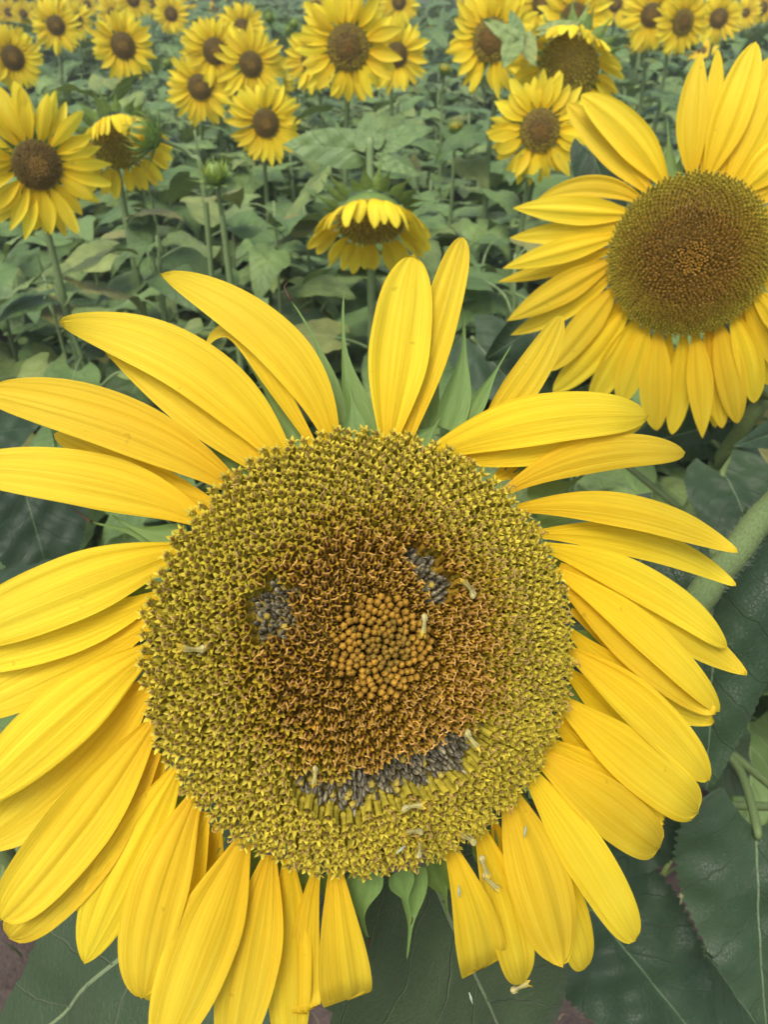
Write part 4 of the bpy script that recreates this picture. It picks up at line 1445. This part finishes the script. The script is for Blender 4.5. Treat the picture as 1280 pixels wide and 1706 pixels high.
FIELD = [
    (62, 276, 106, .37, "wide sunflower with a brown disc at the left edge, beside the nodding one", 0, 8, -6),
    (205, 77, 49, .40, "round sunflower with a dark disc standing alone above the nodding flower on the left", 0, 0, 0),
    (21, 97, 46, .40, "sunflower at the far left edge, straight above the wide brown-disced one", 0, 10, 0),
    (93, 43, 38, .38, "sunflower half covering another, left of the lone round one near the top", 0, 0, 0),
    (127, 35, 27, .38, "sunflower peeping out from behind the right side of another in the top left group", 0, 0, 0),
    (187, 22, 24, .30, "sunflower whose petals rise just behind the lone round one", 0, 0, 0),
    (222, 1, 27, .36, "sunflower cut by the top edge above the lone round one", 0, 0, 0),
    (256, 8, 20, .36, "small sunflower at the top edge squeezed beside a fuller one on a bare stem", 0, 20, 0),
    (285, 24, 28, .38, "sunflower on a long bare stem near the top, right of the lone round one", 0, 0, 0),
    (333, 146, 53, .37, "lowest left sunflower of the tight bunch in the upper middle", 0, 0, 0),
    (358, 86, 52, .38, "upper left sunflower of the tight bunch, its disc notched by a neighbour's petals", 0, 0, 0),
    (418, 108, 54, .36, "sunflower in the middle of the tight bunch with petals covering its lower disc", 0, 0, 0),
    (404, 48, 37, .38, "rear sunflower at the top of the tight bunch", 0, 0, 0),
    (444, 142, 44, .28, "sunflower nearly hidden behind the lowest right one of the tight bunch", 0, 0, 0),
    (443, 206, 58, .38, "lowest right sunflower of the tight bunch, its whole disc in view", 0, 8, 0),
    (580, 80, 82, .42, "big broad sunflower at the top middle with a brown disc and olive rim", 1, 0, 0),
    (517, 102, 44, .36, "sunflower half hidden behind the left of the big broad top middle one", 0, -15, 0),
    (661, 92, 52, .36, "sunflower tucked behind the right of the big broad top middle one", 0, 15, 0),
    (527, 10, 22, .36, "sunflower behind the upper left petals of the big broad top middle one", 0, 0, 0),
    (665, 4, 32, .36, "sunflower cut by the top edge right of the big broad top middle one", 0, 0, 0),
    (627, 3, 17, .36, "tiny sunflower at the top edge above the big broad top middle one", 0, 0, 0),
    (729, 45, 14, .44, "tiny lone sunflower between the two big top middle ones", 0, 20, 0),
    (818, 68, 78, .42, "big sunflower with a leafy hooked stem crossing its olive and brown disc", 1, -22, 0),
    (900, 218, 80, .41, "sunflower with an olive disc just left of the second nearest flower", 1, 8, 0),
    (903, 8, 44, .36, "sunflower at the top edge, left of the one above the drooping orange flower", 0, 0, 0),
    (957, 30, 57, .38, "sunflower straight above the big drooping flower in the upper right", 0, 0, 0),
    (1026, 8, 31, .36, "sunflower peeping between two fuller ones at the top edge, right of the drooping flower", 0, -15, 0),
    (1086, 26, 49, .36, "sunflower with a green leaf tip over its disc at the top right", 0, 0, 0),
    (1139, 38, 46, .42, "sunflower turned sideways with an oval olive disc at the top right", 1, 32, 0),
    (1198, 31, 36, .40, "round flat-faced sunflower at the top right, right of the sideways one", 0, 0, 0),
    (1243, 22, 22, .30, "sunflower mostly hidden between the two last ones in the top right corner", 0, 0, 0),
    (1270, 14, 24, .40, "sunflower in the top right corner cut by the edge", 0, 0, 0),
    (1068, 66, 24, .30, "sunflower whose yellow petals hang below the leaf-tipped one at the top right", 0, 0, -20),
    (1170, 84, 24, .30, "low sunflower showing only petals under the sideways one at the top right", 0, 0, 40),
    (39, 24, 18, .36, "small dark-eyed sunflower of the far top left row, full face", 0, 0, 0),
    (14, 21, 18, .34, "small sunflower of the far top left row, at the corner", 0, 0, 0),
    (58, 18, 13, .34, "tiny sunflower of the far top left row, right of the full-faced dark-eyed one", 0, 0, 0),
    (27, 4, 16, .36, "small sunflower touching the top edge over the far top left row", 0, 0, 0),
    (79, 4, 17, .36, "small sunflower touching the top edge above the half-covering one on the left", 0, 0, 0),
    (123, 8, 13, .36, "tiny sunflower near the top edge left of a fuller small one", 0, 0, 0),
    (145, 9, 17, .38, "small full-faced sunflower at the top edge left of the lone round one", 0, 0, 0),
    (148, 33, 11, .38, "tiny sunflower just below the small full-faced one at the top left", 0, 0, 0),
    (3, 42, 13, .36, "tiny sunflower cut by the left edge below the far row", 0, 0, 0),
    (100, 3, 12, .36, "tiny sunflower touching the top edge, third in the far left row", 0, 0, 0),
    (175, 3, 12, .36, "tiny sunflower touching the top edge left of the cut one above the lone round one", 0, 0, 0),
    (358, 16, 12, .44, "tiny round sunflower alone above the tight bunch", 0, 0, 0),
    (386, 1, 10, .36, "tiny sunflower at the top edge above the tight bunch", 0, 0, 0),
    (318, 3, 12, .36, "tiny sunflower at the top edge right of the one on a bare stem", 0, 0, 0),
    (776, 2, 13, .36, "tiny sunflower at the top edge left of the leaf-crossed big one", 0, 0, 0),
]
for i, (px, py, Rp, df, lab, stg, yw, pt) in enumerate(FIELD):
    rr_ = {13: .115, 14: .10, 23: .088, 22: .125}.get(i, .108)
    field_flower(px, py, Rp, df, lab, stg, R=(rr_ if Rp > 20 else .095) * (1 + .05 * math.sin(i * 3.1)), yaw=yw, pitch=pt, seed=i + 1)


# ---- nodding heads
def nodding(px, py, Rpx, label, R=.11, facedown=50, yaw=0.0, seed=0, disc_f=.55, hook=.10, topleaves=3, base_shift=(0, 0), droop=.55, hookdir=(0, 0)):
    o = at(px, py, R * FPX / Rpx)
    d = CAM - o
    a = math.atan2(d[1], d[0]) + R_(yaw)
    e = -R_(facedown)
    n = np.array([math.cos(a) * math.cos(e), math.sin(a) * math.cos(e), math.sin(e)])
    r = np.random.default_rng(seed)
    base = np.array([o[0] - n[0] * .10 + base_shift[0], o[1] - n[1] * .10 + base_shift[1], 0])
    pl = root("sunflower", base, label, "sunflower", "nodding sunflowers")
    H = HeadFrame(o, n)
    back_ = o - n * .03
    hk = np.array([hookdir[0], hookdir[1], 0])
    pts = np.array([base - [0, 0, .03], base + [0, 0, o[2] * .5], base * [1, 1, 0] + np.array([0, 0, o[2] - .02]), back_ - n * .06 + [0, 0, hook * .35] + hk, back_ - n * .035 + np.array([0, 0, .02]) + hk * .4, back_ + n * .01])
    stem_mesh(pl, pts, .010, .0065, 40, 9)
    Rd = R * disc_f
    sd_ = Rd / .044
    hd = child("flower_head", DISCM[2], pl, H.M @ Matrix.Diagonal((sd_, sd_, sd_ * 1.3, 1)))
    child("calyx", CALYXM[seed % 2], hd, H.M @ Matrix.Translation((0, 0, -.030 * sd_)) @ Matrix.Diagonal((sd_ * 1.08, sd_ * 1.08, -sd_ * 1.5, 1)))
    gdir = np.array([H.u[2], H.v[2], H.n[2]]) * -1          # gravity seen from the head
    npet = 40
    for i in range(npet):
        t = 2 * math.pi * i / npet + r.uniform(-.1, .1)
        rd = np.array([math.cos(t), math.sin(t), 0])
        L = R * .60 * r.uniform(.8, 1.12)
        s = np.linspace(0, 1, 14)
        upness = max(0, -(rd @ gdir))
        dr = droop * (1 + .9 * upness) * r.uniform(.8, 1.2)
        D = [norm(rd * (1 - .75 * q * upness * 1.2) + gdir * dr * q * 1.6 + np.array([0, 0, .28 * (1 + upness)])) for q in s]
        C = np.vstack([[0, 0, 0], np.cumsum(np.array(D[1:]) * L / 13, axis=0)]) + rd * Rd * .96 + [0, 0, -.002 * (i % 2)]
        V, F, U = blade(C, np.cross(norm(C[1] - C[0]), [0, 0, 1.0]), R * .105 * r.uniform(.8, 1.2), 7, petal_prof('normal'), r.uniform(-.2, .4), [(.1, 2, 0)], r.uniform(-.8, .8), 0, i)
        child("petal", mesh("petal", V, F, M_PETAL2, UV=U), hd, H.M)
    S = catmull(pts, 80)
    lst = add_leaves(pl, S[:45], .25, o[2] - .12, 10, 1.0, seed + 3)
    for j in range(topleaves):
        p_ = S[46 + j * 5]
        fs = r.uniform(.55, .8)
        lst.append((int(r.integers(9)), Matrix.Translation(Vector(p_)) @ rotz(j * 2.3 + r.uniform(0, 1) + seed) @ Matrix.Rotation(R_(25), 4, 'X') @ Matrix.Diagonal((fs, fs, fs, 1))))
    build_leaves(pl, lst, False)
    return pl


nod_mid = nodding(618, 372, 100, "sunflower hanging face down on a hooked pale stem in the middle of the field", facedown=38, seed=3, disc_f=.60, hook=.20, topleaves=0)
nodding(200, 240, 78, "drooping sunflower with a dark disc and a green bud before it, on the left", facedown=22, yaw=12, seed=4, disc_f=.62, hook=.08)
nod_right = nodding(948, 112, 84, "big drooping flower with orange folded petals and a tilted olive disc, upper right", R=.125, facedown=14, yaw=-18, seed=5, disc_f=.64, hook=.10, droop=.28, base_shift=(-.08, 0), hookdir=(-.10, -.02), topleaves=0)
KW = dict(mt=M_YOUNG, stem_r=.003, fold=.25, droop=.12, wave=.05)
for pl_, b_, t_, h_, dz, sd_, pe_ in [
    (nod_mid, (616, 242), (610, 184), 27, 1.39, 71, (618, 270)), (nod_mid, (640, 238), (724, 206), 24, 1.40, 72, (618, 262)), (nod_mid, (592, 250), (468, 236), 34, 1.42, 73, (617, 262)), (nod_mid, (636, 268), (700, 290), 15, 1.39, 74, (619, 258)),
    (nod_right, (860, 66), (804, 30), 14, 1.80, 75, (866, 84)), (nod_right, (858, 70), (838, 112), 18, 1.80, 76, (866, 84)), (nod_right, (864, 62), (850, 14), 14, 1.82, 77, (866, 84)), (nod_right, (874, 64), (892, 108), 18, 1.83, 78, (866, 84)), (nod_right, (905, 52), (972, 30), 12, 1.84, 79, (890, 70))]:
    near_leaf(pl_, b_, t_, h_, dz, dz, sd_, roll=.2, petiole=[at(*pe_, dz + .02)], **KW)


# ---- buds
def bud_plant(px, py, Rpx, label, kind=0, n=(0, -.2, 1), R=.026, lean=(0, 0), seed=0, nl=9):
    o = at(px, py, R * FPX / Rpx)
    n = norm(n)
    base = np.array([o[0] + lean[0], o[1] + lean[1] + .03, 0])
    pl = root("sunflower_bud", base, label, "sunflower bud", "sunflower buds")
    c_ = o - n * .02 * (R / .026)
    pts = np.array([base - [0, 0, .03], base + [0, 0, c_[2] * .5], np.array([base[0] * .5 + c_[0] * .5 - n[0] * .05, base[1] * .5 + c_[1] * .5, c_[2] - .10]), c_ - n * .05 - [0, 0, .01], c_ + n * .004])
    stem_mesh(pl, pts, .007, .004, 24)
    s_ = R / .026
    H = HeadFrame(c_, n, (0, 1, .1))
    child("bud", BUDM[kind], pl, H.M @ Matrix.Diagonal((s_, s_, s_, 1)))
    build_leaves(pl, add_leaves(pl, catmull(pts, 50), .2, c_[2] - .07, nl, .8, seed + 9), False)


bud_plant(358, 288, 26, "closed green bud on an upright stalk below the tight bunch", 0, (0, -.25, 1), seed=1)
bud_plant(240, 224, 36, "half-open green and yellow bud on a bent stalk before the drooping left flower", 2, (-.9, -.25, .35), R=.038, lean=(.06, 0), seed=2)
bud_plant(85, 157, 11, "small round green bud above the wide brown-disced sunflower", 1, (0, -.9, .5), seed=3)
bud_plant(448, 29, 10, "round green bud at the top, right of the tight bunch's rear flower", 1, (0, -.9, .5), seed=4)
bud_plant(480, 50, 9, "lower of two small pale buds left of the big broad top middle sunflower", 1, (0, -.7, .6), seed=5)
bud_plant(490, 40, 9, "upper of two small pale buds left of the big broad top middle sunflower", 1, (.2, -.6, .8), seed=6)
bud_plant(760, 212, 15, "opening bud showing yellow tips above dark green leaves in the middle", 2, (0, -.2, 1), seed=7)
bud_plant(742, 116, 12, "opening yellow-tipped bud behind the leaves, left of the leaf-crossed big sunflower", 2, (.1, -.2, 1), seed=8)
bud_plant(278, 105, 9, "small green bud left of the tight bunch", 1, (0, -.6, .8), seed=9)

# ---- leafy plants without a flower that fill the field
fills = []
r = np.random.default_rng(77)
for iy in range(60):
    y = .95 + iy * .27 + max(0, iy - 35) * .12
    if y > 24:
        break
    half = (y * .62 + .55)
    nx = int(2 * half / (.30 if y < 5 else .42 if y < 11 else .6))
    for ix in range(nx):
        x = -half + 2 * half * (ix + .5) / nx + r.uniform(-.11, .11)
        yy = y + r.uniform(-.12, .12)
        dd = math.hypot(x, yy)
        if dd < 1.05 and abs(x) < .75:
            continue
        fills.append((x, yy, dd))
fills.sort(key=lambda q: q[2])
PL = ["flowerless leafy sunflower plant among the crowd of stems and leaves behind the big flowers",
      "flowerless leafy sunflower plant far back between the distant yellow heads"]
TEMPL = []
for k in range(6):
    rr = np.random.default_rng(300 + k)
    g = Geo()
    S = np.stack([np.linspace(0, rr.uniform(-.05, .05), 30), np.linspace(0, rr.uniform(-.05, .05), 30), np.linspace(0, .92, 30)], 1)
    for kk, M in add_leaves(None, S, .2, .88, 12, 1.0, 300 + k):
        V, F, C, U, MI = LEAFA[kk]
        A = np.array(M)
        g.addt(V @ A[:3, :3].T + A[:3, 3], F, C, U, MI)
    V, F, U = tube(S[::7], [.010, .009, .007, .005, .003], 6, 12)
    g2 = Geo()
    g2.add(V, F, None, U * [1, 8])
    TEMPL.append((g.mesh("foliage", [M_LEAF2, M_STEM2]), g2.mesh("stem", M_STEM2)))
for i, (x, y, dd) in enumerate(fills[:300]):
    rr = np.random.default_rng(5000 + i)
    nearp = dd < 2.7
    H_ = rr.uniform(.78, 1.06) if dd < 6 else rr.uniform(.7, 1.0)
    if dd < 1.5:
        H_ = rr.uniform(.66, .88)
    pl = root("sunflower_plant", (x, y, 0), PL[0 if nearp else 1], "sunflower plant", "flowerless plants nearer" if nearp else "flowerless plants farther")
    if nearp:
        b0 = np.array([x, y, 0])
        pts = np.array([b0 - [0, 0, .03], b0 + [rr.uniform(-.03, .03), rr.uniform(-.03, .03), H_ * .5], b0 + [rr.uniform(-.06, .06), rr.uniform(-.06, .06), H_]])
        stem_mesh(pl, pts, .009, .003, 14, 6)
        build_leaves(pl, add_leaves(pl, catmull(pts, 40), .12, H_ - .01, int(rr.integers(14, 19)), rr.uniform(.95, 1.35), 7000 + i), False)
    else:
        k = i % 6
        s_ = H_ / .92
        M = Matrix.Translation((x, y, 0)) @ rotz(rr.uniform(0, 6.28)) @ Matrix.Diagonal((1.25, 1.25, s_, 1))
        child("foliage", TEMPL[k][0], pl, M, kind="stuff")
        child("stem", TEMPL[k][1], pl, M)
g = Geo()
for i, (x, y, dd) in enumerate(fills[300:]):
    rr = np.random.default_rng(9000 + i)
    for kk, M in add_leaves(None, np.stack([np.full(10, x), np.full(10, y), np.linspace(0, 1.0, 10)], 1), .3, .98, 8, 1.5, 9000 + i):
        V, F, C, U, MI = LEAFA[kk]
        A = np.array(M)
        g.addt(V @ A[:3, :3].T + A[:3, 3], F, C, U, MI)
if g.n:
    link("foliage", g.mesh("foliage", [M_LEAF2, M_STEM2]), None, kind="stuff", label="mass of far green sunflower leaves at the back of the field", category="foliage")

# ---- weeds and dry stalks between the plants
g = Geo()
r = np.random.default_rng(5)
for _ in range(2600):
    y = r.uniform(.5, 7)
    x = r.uniform(-1, 1) * (y * .62 + .5)
    L = r.uniform(.08, .42) if y > 1.3 else r.uniform(.05, .2)
    a = r.uniform(0, 6.28)
    d_ = np.array([math.cos(a), math.sin(a), 0])
    s = np.linspace(0, 1, 6)
    bend = r.uniform(.1, .9)
    C = np.array([x, y, -.01]) + np.outer(L * s * (1 - .3 * bend * s), [0, 0, 1]) + np.outer(L * bend * s ** 2 * .7, d_)
    c = np.array([(0.20, 0.28, 0.08), (0.13, 0.20, 0.05), (0.48, 0.42, 0.26), (0.34, 0.36, 0.18)][int(r.integers(4))]) * r.uniform(.7, 1.2)
    V, F, U = blade(C, norm(np.cross(d_, [0, 0, 1.0]) + r.normal(0, .3, 3)), r.uniform(.0012, .0045), 3, lambda t: (1 - t) ** .6 + .05, .5, (), 0, 0, 1)
    g.add(V, [tuple(f) for f in F], c, U)
link("weeds", g.mesh("weeds", M_STRAW), None, kind="stuff", label="thin green and straw-coloured weeds between the stems", category="weeds")


# ---- florets and seed hulls that came loose
def loose(px, py, dirx, diry, z, H, label, pale=True, sc=1.3, lift=.004, cat="floret", name="loose_floret"):
    p = H.loc(px, py, z)
    q = H.loc(px + dirx * 10, py + diry * 10, z + .0005)
    yv = norm(q - p)
    zv = norm(np.array([0, 0, 1.0]) - yv * yv[2])
    xv = np.cross(yv, zv)
    A = np.stack([xv, zv * -1, yv], 1)          # floret's long axis along the given direction
    r = np.random.default_rng(int(px))
    g = Geo()
    mm = .001
    bend = r.uniform(-1.2, 1.2)
    prof = [(.25, -4.6, 0), (.75, -4.1, 0), (1.0, -3.2, 0), (.8, -2.2, 1), (.52, -1.2, 1), (.62, .6, 1), (.85, 2.2, 1), (.95, 3.2, 2)]
    rows = [ring(a * mm * r.uniform(.9, 1.1), z * mm, 8) + [bend * (z / 4) ** 2 * .5 * mm, 0, 0] for a, z, c in prof]
    pal = [(0.52, 0.48, 0.19), (0.38, 0.35, 0.12), (0.50, 0.38, 0.05)]
    cols = np.vstack([[np.array(pal[c]) * (1.12 if j % 2 else .78) for j in range(8)] for a, z, c in prof])
    g.add(np.vstack(rows), grid_faces(len(rows), 8, True), cols)
    for j in range(5):
        a = j * 1.257 + r.uniform(-.2, .2)
        d_ = np.array([math.cos(a), math.sin(a), 0])
        e_ = np.array([-d_[1], d_[0], 0])
        c0 = np.array([bend * .32, 0, 3.1])
        tip_ = c0 + d_ * r.uniform(.9, 2.0) + [0, 0, r.uniform(1.0, 2.2)]
        g.add(np.array([c0 + d_ * .85 - e_ * .55, c0 + d_ * .85 + e_ * .55, tip_]) * mm, [(0, 1, 2)], np.array((0.58, 0.42, 0.04)) * r.uniform(.7, 1.2))
    for j in range(3):          # papery scales at the foot
        a = r.uniform(0, 6.28)
        d_ = np.array([math.cos(a), math.sin(a), 0])
        e_ = np.array([-d_[1], d_[0], 0])
        g.add(np.array([d_ * .6 - e_ * .3 + [0, 0, -3.8], d_ * .6 + e_ * .3 + [0, 0, -3.8], d_ * 1.5 + [0, 0, -1.2 + r.uniform(-1, 1)]]) * mm, [(0, 1, 2)], (0.45, 0.42, 0.30))
    V, F, C, U, M_ = g.arrays()
    V = V * [1.1, 1.1, .78] * sc * r.uniform(.8, 1.1)
    W = H.world(V @ A.T + p)
    o = W.mean(0)
    link(name, mesh("loose_floret", W - o, F, M_FLORET, COL=C, smooth=False), None, label=label, category=cat).location = o


def surf(px, py, off=0.0):
    """height of the floret tips of the main disc at a photo pixel"""
    best = min(alive, key=lambda d: (d['px'] - px) ** 2 + (d['py'] - py) ** 2)
    return (best['b'] + best['ax'] * .0105)[2] + off


for px, py, dx, dy, lab in [
    (782, 978, -.6, -.8, "pale floret lying on the disc beside the smiling face's picked-out eye on the right"),
    (707, 1042, -.1, 1, "pale floret lying near the brown centre of the smiling face, like a nose"),
    (320, 1082, -1, -.05, "pale floret sunk among the olive florets near the smiling disc's left rim"),
    (525, 1294, -.1, .9, "short pale floret standing at the smile's left corner"),
    (690, 1342, 1, -.15, "pale yellow floret lying just under the middle of the smile"),
    (688, 1384, -1, .1, "striped pale floret under the smile, above a round yellow one"),
    (700, 1413, .1, -1, "round-headed yellow floret near the bottom rim under the smile"),
    (787, 1234, .7, .9, "whitish floret poking up at the right end of the smile"),
    (780, 1396, -.8, -.5, "pale floret at the bottom rim of the smiling disc, above the petal with debris"),
]:
    loose(px, py, dx, dy, surf(px, py, .002), HM, lab)
loose(808, 1445, .3, .9, .0035, HM, "upper pale floret of the two stuck on a yellow petal below the disc")
loose(818, 1470, .7, .8, .0035, HM, "lower pale floret of the two stuck on a yellow petal below the disc")
loose(868, 1643, 1, -.5, -.030, HM, "dry floret lying on the dark leaf under the smiling flower")
for px, py, dx, dy, z, lab in [(875, 1385, -.15, 1, .003, "thin white hull on a yellow petal right of the disc's bottom"), (765, 1485, .05, 1, .003, "thin white hull on the blunt yellow petal below the disc"),
                               (785, 1662, .3, 1, -.034, "thin white hull on the dark leaf at the bottom"), (668, 1415, -.8, .7, None, "thin pale bristle lying under the smile on the disc")]:
    z = surf(px, py, .002) if z is None else z
    p = np.array([HM.loc(px - dx * 10, py - dy * 10, z), HM.loc(px, py, z + .0006), HM.loc(px + dx * 10, py + dy * 10, z)])
    W = HM.world(p)
    V, F, U = tube(W, [.0002, .0006, .0002], 6, 8)
    o = V.mean(0)
    link("seed_hull", mesh("seed_hull", V - o, F, M_HAIR, UV=U), None, label=lab, category="seed hull").location = o


# ---- added thin volume imitating the lens veil that lifts dark tones
hz = bpy.data.materials.new("lens_veil_air")
hz.use_nodes = True
hn = hz.node_tree
hn.nodes.clear()
ho = hn.nodes.new("ShaderNodeOutputMaterial")
hv = hn.nodes.new("ShaderNodeVolumePrincipled")
hv.inputs['Color'].default_value = (0.93, 0.96, 0.95, 1)
hv.inputs['Density'].default_value = 0.009
hv.inputs['Anisotropy'].default_value = 0.2
hn.links.new(hv.outputs[0], ho.inputs['Volume'])
bx = np.array([(x, y, z) for x in (-420, 420) for y in (-420, 420) for z in (-1.3, 2.2)], float)
link("haze", mesh("haze", bx, [(0, 1, 3, 2), (4, 6, 7, 5), (0, 4, 5, 1), (2, 3, 7, 6), (0, 2, 6, 4), (1, 5, 7, 3)], hz, smooth=False), None, kind="stuff", label="thin pale haze over the sunflower field", category="haze")
scene.cycles.volume_bounces = 0
